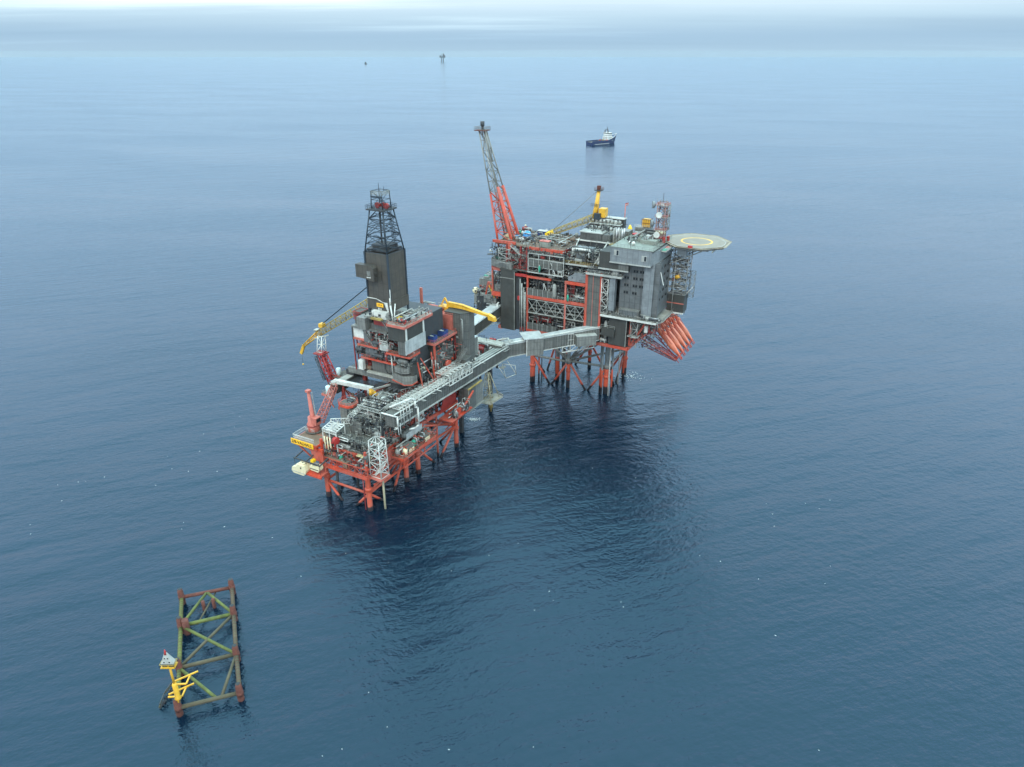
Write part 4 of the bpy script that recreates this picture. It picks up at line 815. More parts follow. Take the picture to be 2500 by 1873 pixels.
for nm, args in (('wellhead_deck', [(-20, 1, -.8, 3, 15, 20, 60, [dred, orange, dark, pale]), (-20, 1.4, 2.5, 6, 20, 25.5, 100), (-14, 0, 7, 12, 25, 32, 70), (.6, 1.6, 0, 26, 16, 27, 60, [dark, pale, orange])]),
                 ('manifold_frame', [(-9, 1.4, .8, 13, 27, 36, 70)]), ('drilling_module', [(-22, -9, 31, 33, 44, 55, 70, [dark, pale, dred]), (-20, -2, 29, 36, 60.6, 62.5, 50), (-9, -1, 30, 36, 44, 49, 40)]),
                 ('mud_module', [(-1.4, .8, 45, 60, 32, 47, 50, [dark, pale, orange]), (-17, -8, 45, 60, 49, 52, 50)]), ('pipe_corridor', [(1, 6.4, 14, 70, 33.5, 36.4, 90, [offw, dark, white])]),
                 ('rear_deck', [(-19, 1, 64, 94, 31.6, 34, 90)]), ('side_deck', [(1.5, 7, 12, 33, 17, 20, 60, [dark, orange, pale])]), ('skid_deck', [(-32, -17, 28, 40, 22, 30, 50, [dark, dred, navy]), (-6, 2.8, 28, 60, 21, 28, 90, [dark, dred, orange])])):
    for a in args: clutter(bpy.data.objects[nm], *a)
# =================================================================== RIGHT COMPLEX
Z = 14
jl = [(14.4, 5.5), (33, 7.2), (52, 9.3), (15, 34), (33, 35), (52, 35)]
T = jacket('tall jacket of the hotel platform, orange at the sea and grey above', jl, [29] * 6, 1.35, greyj, (33, 20, 0), P,
       [((14.4, 5.5, Z), (24, 6.5, -1)), ((33, 7.2, Z), (24, 6.5, -1)), ((33, 7.2, Z), (42.5, 8.2, -1)), ((52, 9.3, Z), (42.5, 8.2, -1)),
        ((14.4, 5.5, Z), (33, 7.2, Z - .5)), ((33, 7.2, Z), (52, 9.3, Z)), ((33, 7.2, Z), (15, 6, 28)), ((33, 7.2, Z), (51, 9, 28)), ((33, 7.2, Z), (24, 7, 28)), ((33, 7.2, Z), (42, 8, 28)),
        ((52, 9.3, Z), (52, 35, Z)), ((15, 34, Z), (33, 35, Z)), ((33, 35, Z), (52, 35, Z)), ((14.4, 5.5, Z), (15, 34, Z)), ((33, 7.2, Z), (33, 35, Z)),
        ((52, 9.3, Z), (52, 22, -2)), ((52, 35, Z), (52, 22, -2)), ((52, 9.3, Z), (52, 24, 28)), ((52, 35, Z), (52, 22, 28)), ((15, 34, Z), (24, 35, -2)), ((33, 35, Z), (24, 35, -2)), ((33, 35, Z), (43, 35, -2)), ((52, 35, Z), (43, 35, -2)), ((14.4, 5.5, Z), (15, 20, -2)), ((15, 34, Z), (15, 20, -2)), ((33, 7.2, Z), (52, 35, Z)), ((33, 7.2, Z), (15, 34, Z))],
       rb=.55, extra=[((49.2, 8.6, -6), (49.2, 8.6, 29), .55, greyj), ((50.6, 6.8, -6), (50.6, 6.8, 29), .5, greyj), ((54, 7.4, -6), (54, 7.4, 29), .35, offw), ((54.6, 9.6, -6), (54.6, 9.6, 29), .45, greyj), ((17, 7.4, -6), (17, 7.4, 29), .4, greyj), ((18.4, 7.6, -6), (18.4, 7.6, 29), .25, dark), ((25, 12, -6), (25, 12, 29), 1.1, greyj), ((53.6, 22, -6), (53.6, 22, 29), .35, offw), ((54, 28, -6), (54, 28, 29), .5, greyj), ((27.4, 14, -6), (27.4, 14, 29), .9, dark)])
part(T, 'node_can', M().ball((33, 7.2, Z), 1.7), greyl); part(T, 'node_can', M().ball((52, 9.3, Z), 1.6), greyl)
# ------------------------------------------------------------------ production block
T = thing('production_block', 'open-fronted process block with red steel frame, dark machinery and white cross bracing', 'production module', P, (24, 18, 29))
for zz_ in (29.4, 37.6, 45.4, 55.6): part(T, 'deck_plate', M().box(8, 50, 1, 36, zz_ - .5, zz_), deckg)
part(T, 'back_wall', M().box(8, 50, 12, 12.4, 29.4, 68), dark); part(T, 'back_wall', M().box(-4, 50, 36, 36.4, 29.4, 68), greyd); part(T, 'end_wall', M().box(-4, -3.6, 8, 36, 29.4, 57), greyd); part(T, 'end_wall', M().box(50.2, 50.6, 6, 36, 29.4, 62), greyd)
for u, mt in ((14, orange), (33.4, pink), (43.3, orange)): part(T, 'column', M().box(u - .38, u + .38, -.5, .3, 28.6, 55.6 if u < 43 else 62), mt)
part(T, 'floor_beam', M().box(13.6, 43.8, -.7, .3, 45.5, 46.85), orange); part(T, 'floor_beam', M().box(13.6, 43.8, -.7, .3, 28.8, 29.95), orange)
part(T, 'floor_beam', M().box(13.6, 26, -.7, .3, 55.1, 56.0), orange); part(T, 'floor_beam', M().box(33, 43.8, -.7, .3, 54.9, 56.1), orange); part(T, 'floor_beam', M().box(7.6, 13.6, -.7, .3, 55.2, 56.4), redp)
part(T, 'white_bracing', M().truss((14, -.3, 38.3), (33.4, -.3, 38.3), (0, 0, 6.6), 4, .11, x=True), offw)
part(T, 'white_bracing', M().truss((33.8, -.3, 38.3), (43, -.3, 38.3), (0, 0, 6.6), 2, .11, x=True), offw)
for k in range(4): part(T, 'line_pipe', M().tube((14.4, 2.4 + k * .5, 39.6 + k * 1.5), (43, 2.4 + k * .5, 39.6 + k * 1.5), .42), pale)
for (a, b, z0) in ((14.3, 29, 46.9), (14.3, 29.4, 30), (14.5, 25.6, 60.8), (26.4, 31.5, 60.6)):
    part(T, 'wind_wall', M().box(a, b, -.55, -.35, z0, z0 + 3.4), grey)
    m = M()
    for k in range(int((b - a) / 2.6) + 1): m.box(a + k * 2.6 - .08, a + k * 2.6 + .08, -.68, -.56, z0, z0 + 3.5)
    part(T, 'wall_posts', m, offw)
part(T, 'handrail', M().rail([(29.5, -.5, 46.9), (43, -.5, 46.9)], 1.3), offw); part(T, 'handrail', M().rail([(36, -.5, 46.9), (43, -.5, 46.9)], 3.2, 1.6), pale)
part(T, 'red_panel', M().extr([(34, 3, 47), (36.6, 3, 47), (36.6, 3, 54.6), (34, 3, 54.6)], (0, .3, 0)), dred)
part(T, 'red_machine', M().box(16, 25, 2.6, 7, 33.6, 37.4), dred)
fill(T, 14.5, 32.5, 1.2, 9, 46, 54.6, 60, [dark, pale, offw, grey, mirror]); fill(T, 14.5, 42.5, 1, 6, 30, 37, 46, [dark, dred, offw, grey, pale]); fill(T, 34.5, 42.6, 1.4, 10, 47, 54, 36, [pale, grey, offw, mirror])
fill(T, 24, 43, 1, 9, 56, 63, 60, [dark, pale, offw, grey, mirror]); fill(T, 8, 24, 1.4, 9, 56, 60.5, 40, [dark, dred, pale, offw]); fill(T, 34, 43, .5, 6, 30.2, 37, 14)
part(T, 'white_hood', M().extr([(34.2, .4, 56.3), (42.8, .4, 56.3), (42.8, .4, 60), (37.4, .4, 60.4), (35.4, .4, 58.6), (34.2, .4, 58.2)], (0, 4, 0)), blueb)
for u in (28, 30.5): part(T, 'process_column', M().vessel((u, 4, 47), (u, 4, 61), 1.2, 14), dark)
part(T, 'gauge_column', M().vessel((27.8, -.2, 47.2), (27.8, -.2, 54), .9), pale)
part(T, 'diagonal_brace', M().beam((22.6, -.4, 53.5), (24.8, -.4, 46.9), .22), white); part(T, 'diagonal_brace', M().beam((22.4, -.4, 53.5), (22.4, -.4, 46.9), .16), white)
def gtank(u, v, z, lab):
    t = thing('chemical_tank', lab, 'tank', P, (u, v, z), 'green upright tanks on the process block')
    part(t, 'shell', M().lathe((u, v, z), (u, v, z + 3.1), [(0, .35), (.5, .5), (.9, .45), (1, .2)]), teal); part(t, 'cap', M().tube((u, v, z + 3.1), (u, v, z + 3.5), .2), offw)
gtank(20.5, -1.3, 58.6, 'bright green upright tank on the upper left gallery'); gtank(34.9, -1.0, 46.95, 'bright green upright tank beside the pink column on the middle level')
# upper process level behind white frame
T = thing('upper_process_module', 'white-framed upper module with gallery rails on top of the process block', 'process module', P, (22, 8, 58))
for u in (14.2, 19.5, 25, 32): part(T, 'post', M().beam((u, -.2, 58), (u, -.2, 66.8), .3), offw)
for zz_ in (60.6, 64.2, 66.7): part(T, 'gallery_beam', M().beam((14, -.2, zz_), (32.2, -.2, zz_), .35), offw)
part(T, 'gallery_deck', M().box(14, 32, 0, 10, 64.2, 64.5), deckg); part(T, 'gallery_deck', M().box(8, 32, -.4, 10, 57.7, 58.2), deckg)
part(T, 'gallery_beam', M().beam((14, -.6, 58), (32, -.6, 58), .4, .5), offw)
part(T, 'railing', M().rail([(14, -.2, 66.8), (32, -.2, 66.8)], 1.2, 1.1), pale); part(T, 'railing', M().rail([(8, -.5, 64.4), (14, -.5, 64.4)], 1.2, 1.1), pale)
fill(T, 14.5, 31.5, .6, 9, 58.3, 64, 60, [dark, pale, offw, grey]); fill(T, 14.5, 31.5, .6, 9, 64.6, 69, 50, [dark, pale, offw, grey, dred])
part(T, 'diagonal_brace', M().beam((25.4, -.3, 64), (28, -.3, 58.3), .25), white)
# red stair column left of it
T = thing('stair_column', 'dark red open stair column between the left tower and the process block', 'stair tower', P, (6, 4, 56))
for u in (2.5, 9.8, 13):
    for v in (.8, 6): part(T, 'post', M().box(u - .35, u + .35, v - .35, v + .35, 57, 69), dred)
for z in (58.5, 62, 65.5): part(T, 'landing', M().box(2.5, 13, .8, 6, z - .3, z), dred); part(T, 'railing', M().rail([(2.5, .6, z), (13, .6, z)]), pink)
stair(T, (3.5, .4, 58.6), (9, .4, 62), 1, greyl); stair(T, (9, .2, 62), (3.5, .2, 65.5), 1, greyl); stair(T, (5, -.2, 69), (10, -.2, 65.4), .9, offw)
fill(T, 3, 12, 1.5, 6, 58.6, 65, 36, [dark, greyd, blueg, dred])
# left clad tower
T = thing('clad_leg_tower', 'plain dark grey clad box tower on the left of the far platform', 'tower', P, (3.7, 3, 28))
part(T, 'wall', M().box(0, 7.6, -1, 8, 28, 57.2), greyd); part(T, 'cap', M().box(-.2, 8.6, -1.2, 8.2, 57.2, 57.9), greyd); part(T, 'trim', M().box(7.3, 7.62, -1.1, -1, 28, 57.2), pale); part(T, 'trim', M().box(0, 7.3, -1.08, -1, 53.4, 53.7), pale)
part(T, 'side_bay', M().box(7.65, 10.4, .2, 8, 28.4, 54.8), dark); part(T, 'foot', M().box(-1.6, .6, -.8, 3, 27.6, 29.4), pink); part(T, 'foot', M().box(10, 13, -.6, 1, 28.2, 30), dred)
for k, u in enumerate((10.2, 11.2, 12.1, 12.9)): part(T, 'caisson_pipe', M().tube((u, -.4 - .2 * (k % 2), 26.4), (u, -.4 - .2 * (k % 2), 54 - k * 2), .26), offw if k % 2 else pale)
part(T, 'red_valve', M().box(8.8, 10, -.4, .4, 43.4, 45.4), redp)
# left flank: walkway enclosure, orange portal, low module
T = thing('flank_gallery', 'ribbed grey gallery with an orange portal frame on the left edge of the far platform', 'gallery', P, (-4, 2, 46))
part(T, 'wall', M().extr([(-6.6, 2, 57.6), (1.6, -1, 57.6), (6, -1.3, 57.8), (6, -1.3, 61.2), (1.6, -1, 61), (-6.6, 2, 61.2)], (0, 5, 0)), greyl)
part(T, 'floor', M().box(-6.6, 2, 2.1, 9, 57.0, 57.5), dred)
part(T, 'portal', M().box(-6.4, -5.6, 1.8, 2.6, 43.6, 56.6), orange); part(T, 'portal', M().box(-6.4, .2, 1.8, 2.8, 55.6, 57), pink); part(T, 'portal', M().box(-6.4, .2, 1.4, 2.4, 43.0, 45), orange); part(T, 'portal_brace', M().beam((-5.8, 2, 55.6), (-2.6, 2, 49), .4), dark)
part(T, 'lower_wall', M().box(-6, 0, 2.5, 3, 45.1, 49), greyl); part(T, 'lattice', M().lattice((2.4, 0, 61), (2.4, 0, 67.6), 5.5, 5.5, 3, .12, .1, 4, 4), offw)
fill(T, -6, 0, 3, 8, 45, 55, 40, [dark, dred, offw, pale]); fill(T, -5, 6, 2.5, 8, 61.2, 66, 40, [dark, pale, offw, teal])
part(T, 'back_wall', M().box(-6, 0, 8, 8.4, 43, 57), dark)
T = thing('low_side_module', 'low grey ribbed module with cream tank at the far left edge of the far platform', 'module', P, (-12, 8, 30))
part(T, 'wall', M().box(-17, -4, 5, 20, 31, 40.5), dark); part(T, 'wall', M().box(-19.4, -10.5, 12, 14, 35.5, 46.8), greyl); part(T, 'wall', M().box(-12, -5, 3.6, 5, 38, 42), greyl); part(T, 'wall', M().box(-22, -15, 11, 13.5, 33, 38.4), pale)
part(T, 'wall_top', M().rail([(-18.8, 12, 46.8), (-10, 12, 46.8), (-7, 10, 50)], 1.4, .8, .1), pale)
part(T, 'red_beam', M().box(-19.2, -12, 11.6, 12, 42.8, 43.5), orange); part(T, 'red_beam', M().box(-19.2, -12, 11.6, 12, 39, 39.7), redp)
part(T, 'a_frame', M().beam((-11.4, 4, 40), (-9.6, 4, 48.6), .5), orange); part(T, 'a_frame', M().beam((-9.6, 4, 48.6), (-3.8, 3, 41.4), .55), orange); part(T, 'a_frame', M().beam((-9.8, 4, 48.6), (-7, 4, 48.4), .4), pink); part(T, 'a_frame', M().beam((-9.2, 4, 47), (-5.6, 3, 41.4), .45), yellow)
part(T, 'tank_dome', M().ball((-21.5, 12, 40.2), 1.8), cream); part(T, 'u_pipe', M().path([(-9, 1, 38.4), (-3.6, 1, 38.4), (-2.6, 1, 37.4), (-2.6, 1, 35.4), (-3.6, 1, 34.6), (-8, 1, 34.6)], .3), pale); part(T, 'u_pipe', M().path([(-9, .6, 37), (-4.4, .6, 37), (-4.4, .6, 36), (-8, .6, 36)], .22), offw); part(T, 'stack', M().path([(-2.4, 0, 34), (-2.4, 0, 39.6), (-1.6, 0, 40.4)], .34), white)
part(T, 'bridge_landing', M().box(-8, 0, -1, 5, 30.6, 33), deckg); part(T, 'landing_strut', M().beam((-5, -.6, 33.6), (-.5, -.6, 28.6), .3), white); part(T, 'landing_strut', M().beam((-8, -.6, 28), (-1.5, -.6, 30), .3), white)
fill(T, -18, -4, 5, 12, 40.6, 44, 40, [dark, pale, offw, grey, dred, teal]); fill(T, -18, -8, 14, 20, 46.8, 49, 30, [dark, pale, offw, teal])
part(T, 'dark_wall', M().box(-4, 0, 1.6, 5, 29.5, 36.5), dark)
# right red-edged panel
T = thing('panel_tower', 'tall grey fire wall edged in red between the process block and the hotel', 'wall tower', P, (47.5, 1, 30))
part(T, 'panel', M().box(44.4, 50.2, -1.0, 2, 30, 62.4), grey); part(T, 'red_edge', M().box(43.7, 44.4, -1.3, -.4, 29, 62.4), orange); part(T, 'red_edge', M().box(50.2, 51.1, -1.3, -.4, 31, 62.4), orange); part(T, 'red_edge', M().box(43.6, 51.1, -1.35, 2.2, 62.4, 63), dark)
part(T, 'red_stripe', M().box(46.8, 47.0, -1.12, -1.01, 30, 62), pink); part(T, 'gap_shade_sheet', M().box(51.12, 54, 2, 3, 30, 62), black)  # black sheet stands in for the shade in the gap before the hotel
# laydown deck with stuff and orange edge
T = thing('laydown_deck', 'rusty brown roof deck edged with red beams, upper left of the far platform', 'roof deck', P, (16, 14, 68))
part(T, 'deck_plate', M().box(-4, 31, 1.5, 30, 68.6, 69.2), brown); part(T, 'edge_beam', M().box(14, 31, 1.0, 1.5, 68.0, 69.3), orange); part(T, 'edge_beam', M().box(-5, 7, .6, 1.4, 69.4, 70.6), orange); part(T, 'edge_beam', M().box(6.8, 14.2, 3, 3.6, 66.8, 68.6), brown)
part(T, 'edge_beam', M().box(31, 31.4, 1.5, 30, 68.0, 69.3), dred); part(T, 'bracket', M().box(3.4, 5, 0, .6, 67, 69.6), orange); part(T, 'bracket', M().box(25, 26.2, .4, 1, 67.4, 69), orange)
part(T, 'railing', M().rail([(-4, 1.6, 69.2), (31, 1.6, 69.2), (31, 30, 69.2)], 1.4, 1.1), pale)
part(T, 'silo_row', M().tube((10, 4, 63), (10, 4, 70), .7), pale); part(T, 'silo_row', M().tube((11.8, 4, 63), (11.8, 4, 70.4), .7), greyl); part(T, 'silo_row', M().tube((8.4, 4, 63), (8.4, 4, 69.6), .6), grey)
fill(T, 12, 30, 4, 28, 69.3, 72, 60, [brown, dark, offw, pale, grey]); fill(T, -3, 12, 6, 28, 69.3, 72, 46, [blue, dark, offw, redp, teal, navy])
def toplevel(name, lab, cat, base, parts, fr=P, group=None):
    t = thing(name, lab, cat, fr, base, group)
    for nm, m, mt in parts: part(t, nm, m, mt)
    return t
toplevel('covered_tank', 'rounded tank under bright blue tarpaulin on the brown roof deck', 'tank', (5.5, 18, 69), [('tarpaulin', M().lathe((5.5, 16, 69.3), (5.5, 16, 72.6), [(0, 2.0), (.3, 2.4), (.6, 1.9), (.8, 1.5), (1, .5)], 14), tarp), ('white_cap', M().tube((2.8, 16, 71.4), (3.4, 16, 71.6), .9), white)])
toplevel('cargo_box', 'dark blue container on the brown roof deck right of the blue tarpaulin', 'container', (11, 21, 69), [('body', M().box(9, 13.5, 19.8, 22.4, 69.3, 72.2), blue), ('lid', M().box(8.8, 13.7, 19.6, 22.6, 72.2, 72.4), offw)])
toplevel('cargo_box', 'cream container on the brown roof deck beside the flare tower foot', 'container', (0, 13, 69), [('body', M().extr([(-4, 8, 69.4), (1, 8, 69.4), (1, 8, 70.6), (-1, 8, 72.2), (-3.4, 8, 70.8)], (0, 4, 0)), cream), ('band', M().box(1.2, 4, 9, 12, 69.3, 71.2), tarp)])
toplevel('cargo_box', 'pale grey-green crate at the front edge of the brown roof deck', 'crate', (22, 4, 69), [('body', M().box(18.6, 23, 2.6, 5, 69.4, 72), greenr), ('rim', M().box(18.4, 23.2, 2.4, 5.2, 72, 72.3), pink)])
toplevel('cargo_box', 'red drum skid behind the flare tower foot on the brown roof deck', 'drum skid', (-1, 26, 69), [('body', M().tube((-2.0, 26, 70.8), (.3, 26, 71.2), 1.1, 12), dred), ('frame', M().box(-3, 1, 24.6, 27.4, 69.3, 70.2), dark), ('cap', M().ball((-.6, 26, 72.6), .45), cream)])
# ------------------------------------------------------------------ flare tower
T = thing('flare_tower', 'leaning flare tower, red lower half and grey upper half with railed head', 'flare tower', P, (-2, 10, 58))
FB = (1.6, 60.0); FT = (-14.3, 118.0)
def chord(k, t):
    sx, sy = ((-1, -1), (1, -1), (1, 1), (-1, 1))[k % 4]; c = Vector((FB[0] + (FT[0] - FB[0]) * t, 9, FB[1] + (FT[1] - FB[1]) * t)); w = (6.4 * (1 - t) ** 1.25 + 2.4) / 2
    return c + Vector((sx * w, sy * w, 0))
lo = M(); up = M(); bl = M(); bu = M(); NB = 13; SP = .52
for k in range(4):
    lo.tube(chord(k, 0), chord(k, SP if k in (0, 3) else SP + .06), .5 if k in (0, 3) else .75, 8); up.tube(chord(k, SP if k in (0, 3) else SP + .06), chord(k, 1), .3, 8)
    for i in range(NB + 1):
        t = i / NB; mm = bl if t < SP else bu; r = .2 if t < SP else .13
        mm.tube(chord(k, t), chord(k + 1, t), r, 6)
        if i < NB:
            a, b = (k, k + 1) if (i + k) % 2 else (k + 1, k); mm.tube(chord(a, t), chord(b, (i + 1) / NB), r, 6)
part(T, 'lower_chords', lo, orange); part(T, 'upper_chords', up, pale); part(T, 'lower_bracing', bl, orange); part(T, 'upper_bracing', bu, greyl)
part(T, 'flare_line', M().tube((.6, 9.5, 62), (-14.0, 9.6, 118), .4), pale); part(T, 'flare_line', M().tube((5, 7, 66), (-5.4, 7.4, 93), .5), pink); part(T, 'flare_line', M().tube((-.6, 9, 62), (-14.8, 9, 118), .25), mirror)
part(T, 'head_deck', M().box(-17.2, -11.6, 6.4, 11.6, 117.6, 118), rusty); part(T, 'head_rail', M().rail([(-17.2, 6.4, 118), (-11.6, 6.4, 118), (-11.6, 11.6, 118), (-17.2, 11.6, 118), (-17.2, 6.4, 118)], 1.3, 1.0, .09), greyl)
part(T, 'flare_tip', M().lathe((-14.3, 9, 118), (-14.3, 9, 121.6), [(0, .55), (.4, .55), (.45, .95), (1, .95)], 12), dark)
part(T, 'purge_pipes', M().tube((-11.8, 7.4, 117.8), (-8.0, 7, 105), .24), pale); part(T, 'purge_pipes', M().tube((-12.5, 7.6, 117.8), (-8.8, 7.2, 105), .22), greyl); part(T, 'pipe_tray', M().beam((-7.6, 7, 104.8), (-9.2, 7.2, 104.8), .5), greyl); part(T, 'tray_strut', M().beam((-8.2, 7, 104), (-10, 8, 100.5), .16), greyl)
part(T, 'stub_platform', M().box(-10, -6.8, 4, 6, 62, 62.3), greyd); part(T, 'warning_light', M().ball((-8.4, 4.6, 64), .6), white)
# ------------------------------------------------------------------ turbine / exhaust module
T = thing('turbine_module', 'pale-decked turbine module with sloping white struts and ribbed grey air intake on top', 'turbine module', P, (39, 12, 60))
part(T, 'deck_plate', M().prism([(31, 1.2), (46, 1.2), (49, 4), (49, 30), (31, 30)], 63.4, 64), brown); part(T, 'edge_beam', M().beam((31, .9, 63.8), (46, .9, 63.8), .5, .6), offw); part(T, 'edge_beam', M().beam((46, .9, 63.8), (49.4, 4, 63.8), .5, .6), greyl)
part(T, 'railing', M().rail([(31, 1.2, 64), (46, 1.2, 64), (49, 4, 64)], 1.3, 1), yellowl)
part(T, 'enclosure', M().box(35.5, 41, 4, 9, 64, 69.4), deckg); part(T, 'enclosure_panel', M().box(36.4, 40.2, 3.85, 3.99, 65, 68.4), blueb); part(T, 'white_duct', M().path([(34.8, 3.4, 69), (34.8, 3.4, 70.4), (42.6, 3.4, 70.4), (42.6, 3.4, 67)], .5), white); part(T, 'pale_skid', M().box(36, 44, 5, 8, 69.5, 71), blueb)
part(T, 'sloping_strut', M().tube((33.6, 1.6, 64.2), (33.2, 14, 72.5), .28), white); part(T, 'sloping_strut', M().tube((45.6, 1.6, 64.2), (47.2, 14, 72.5), .28), white)
part(T, 'rear_block', M().box(32, 48, 14, 22, 64, 71.6), dark); part(T, 'upper_beam', M().beam((32, 13.6, 72), (48.4, 13.6, 72), .5), white)
part(T, 'air_intake', M().box(33.6, 44, 14, 20, 72, 75.6), greyl)
m = M()
for k in range(22): m.box(33.8 + k * .47, 33.98 + k * .47, 13.85, 14, 72.1, 75.5)
part(T, 'intake_louvres', m, dark); part(T, 'intake_roof', M().box(33.2, 44.4, 13.6, 20.4, 75.6, 76), offw); part(T, 'intake_side', M().box(44.1, 48, 14.2, 20, 72, 75.4), grey)
for r_, zt in ((22, 76.2), (28, 78.2), (34, 80)): part(T, 'roof_block', M().box(32.4, 47, r_, r_ + 3.6, 64, zt - 1.4), greyd); part(T, 'roof_sheet', M().box(32, 47.4, r_ - .3, r_ + 3.8, zt - 1.4, zt - 1.1), offw)
for k in range(16): part(T, 'fan_unit', M().lathe((33.2 + (k % 8) * 1.9, 24 + (k // 8) * 6, 75 + (k // 8) * 2), (33.2 + (k % 8) * 1.9, 24 + (k // 8) * 6, 76.7 + (k // 8) * 2), [(0, .7), (.6, .85), (1, .6)], 10), rnd.choice([dark, pale, offw]))
fill(T, 32, 47, 2.4, 12, 64.1, 70.6, 66, [pale, offw, grey, mirror, dark]); fill(T, 33, 47, 30, 36, 74, 79, 34, [pale, dark, offw, grey]); fill(T, 32, 45, 1, 6, 56, 62, 20, [dark])
for k in range(8): part(T, 'exhaust_stack', M().tube((49.4 + (k % 4) * 1.3, 15 + (k // 4) * 2.4, 71), (49.4 + (k % 4) * 1.3, 15 + (k // 4) * 2.4, 78.6), .45), mirror if k % 2 else pale)
for k in range(5): part(T, 'cross_pipe', M().path([(46 + k * .5, 2, 65), (48.6 + k * .5, 8, 70), (54 + k * .5, 22, 74.2)], .24), [offw, pale, white][k % 3])
part(T, 'yellow_deck', M().box(48.5, 54, 12, 18, 71.6, 72), yellowl); part(T, 'filter_block', M().box(51, 55, 18.5, 24, 71, 77), greyl)
T = thing('support_gallery', 'pale railed gallery below the turbine deck left of the hotel', 'gallery', P, (52, 0, 62))
deck(T, 44, 60, -2.2, 2, 62.2, deckg, offw, rm=offw); part(T, 'under_trays', M().box(51, 56, 0, 3, 59, 61.4), grey)
# scattered roof items
toplevel('yellow_hopper', 'yellow A-frame hopper standing behind the green roof', 'hopper', (52, 27, 76), [('cone', M().lathe((53, 26, 75.6), (53, 26, 78.4), [(0, 1.6), (1, .3)], 4), yellowb), ('legs', M().box(51.6, 54.4, 25.6, 26.4, 74, 75.6), yellowl)])
toplevel('flag_mast', 'thin mast with a small red and white flag above the rear roof', 'flagpole', (49, 38, 78), [('pole', M().tube((46, 38, 74), (46, 38, 85), .2), pink), ('flag', M().extr([(45.8, 38, 84.2), (47.4, 38, 84.8), (47.4, 38, 86), (45.8, 38, 85.4)], (0, .08, 0)), redp), ('flag_band', M().extr([(45.8, 37.9, 84.6), (47.4, 37.9, 85.2), (47.4, 37.9, 85.5), (45.8, 37.9, 84.9)], (0, .06, 0)), white)])
toplevel('roof_winch', 'weathered orange cube-shaped winch cage on a railed stand at the rear roof edge', 'winch', (58, 32, 76), [('cage', M().box(57, 60.6, 31, 34, 77, 80.4), yellow), ('cage_frame', M().rail([(56.8, 30.9, 77), (60.8, 30.9, 77), (60.8, 34, 77)], 3.6, 1, .16), rusty), ('stand', M().box(54, 61, 30, 35, 73, 76.8), greyl), ('stand_rail', M().rail([(53.8, 30, 76.8), (61, 30, 76.8)], 1.2), white)])
toplevel('roof_marker', 'flat red disc-shaped awning above the green-grey roof', 'awning', (58, 16, 75), [('disc', M().lathe((60, 14, 77.4), (60, 14, 77.8), [(0, 1.6), (.5, 1.9), (1, 1.2)], 12), redp), ('post', M().tube((60, 14, 75.1), (60, 14, 77.4), .15), dark)])
# ------------------------------------------------------------------ pedestal crane on far platform
T = thing('kingpost_crane', 'yellow crane on the rear roof, lattice boom lowered left to the brown deck', 'crane', P, (34.5, 32, 72))
part(T, 'pedestal', M().lathe((34.5, 32, 66), (34.5, 32, 78), [(0, 1.8), (.85, 1.8), (.9, 2.6), (1, 2.6)], 16), dark); part(T, 'house', M().box(35.6, 38.8, 30.4, 34.2, 79.4, 83.4), yellow); part(T, 'cab', M().box(34, 37, 28.6, 30, 78.6, 81.4), navy)
part(T, 'machinery_deck', M().box(31.6, 39.8, 29.6, 35, 78, 78.7), dark); part(T, 'king_post', M().lathe((33.2, 32, 78.6), (34.6, 32, 91.6), [(0, 1.5), (.35, 1.25), (1, .8)], 8), yellow)
part(T, 'head_platform', M().box(32.8, 36.4, 30.6, 33.6, 91.4, 91.8), dark); part(T, 'head_rail', M().rail([(32.8, 30.6, 91.8), (36.4, 30.6, 91.8), (36.4, 33.6, 91.8)], 1.2, .7), rusty); part(T, 'head', M().box(33.8, 35.4, 31.4, 32.6, 91.8, 93.6), rusty)
part(T, 'mid_platform', M().rail([(31.6, 30.4, 84), (36, 30.4, 84)], 1.3, .8, .12), dark)
part(T, 'boom', M().lattice((33, 30.4, 79), (15.8, 20.5, 71.8), 2.6, 2.0, 16, .17, .1), yellowl); part(T, 'boom_head', M().lattice((16.6, 21, 72), (13.6, 19.2, 70.8), 2.2, 1.2, 2, .24, .2), yellowb)
for k in range(2): part(T, 'pendant_rope', M().tube((34.4, 31.4 + k, 91.6), (17, 20.8 + k * .6, 73.6), .06, 5), greyl)
# ------------------------------------------------------------------ hotel / living quarters
T = thing('living_quarters', 'blue-grey clad hotel block with rows of dark windows and a green-grey roof', 'hotel block', P, (66, 9, 44))
part(T, 'wall', M().box(58.5, 75.6, 1.2, 18, 45.4, 69.4), blueg); part(T, 'wall', M().box(50.6, 66, 18.01, 34, 44, 69.4), greyd)
part(T, 'stair_shaft', M().box(69.6, 74.0, -.6, 1.19, 45.4, 69.2), blueb, label='protruding paler stair shaft at the front corner'); part(T, 'corner_pier', M().box(74.02, 76.4, .2, 1.6, 45.6, 69.2), blueg)
part(T, 'white_line', M().beam((76.5, .1, 66), (78.2, .1, 60.5), .25), white)
wins = []
for r_, z in enumerate((64.5, 61.3, 58.0, 54.7)):
    for c_, u in enumerate((60.9, 64.8, 68.0)):
        if c_ == 2 and r_ == 3: continue
        for du in (0, 1.15): wins.append((u + du - (.35 if c_ == 2 else 0), z))
for u, z in wins[:]:
    f = part(T, 'window', M().box(u - .48, u + .48, 1.08, 1.19, z - .62, z + .66), greyd); part(T, 'pane', M().box(u - .3, u + .3, 1.04, 1.075, z - .4, z + .42), glass, parent=f)
for z in (66.5, 63, 59.5, 56, 52.5):
    for v in (3.4, 4.6, 8.4, 9.6, 13.2, 14.4):
        f = part(T, 'window', M().box(75.61, 75.72, v - .46, v + .46, z - .6, z + .62), greyd); part(T, 'pane', M().box(75.725, 75.76, v - .3, v + .3, z - .4, z + .42), glass, parent=f)
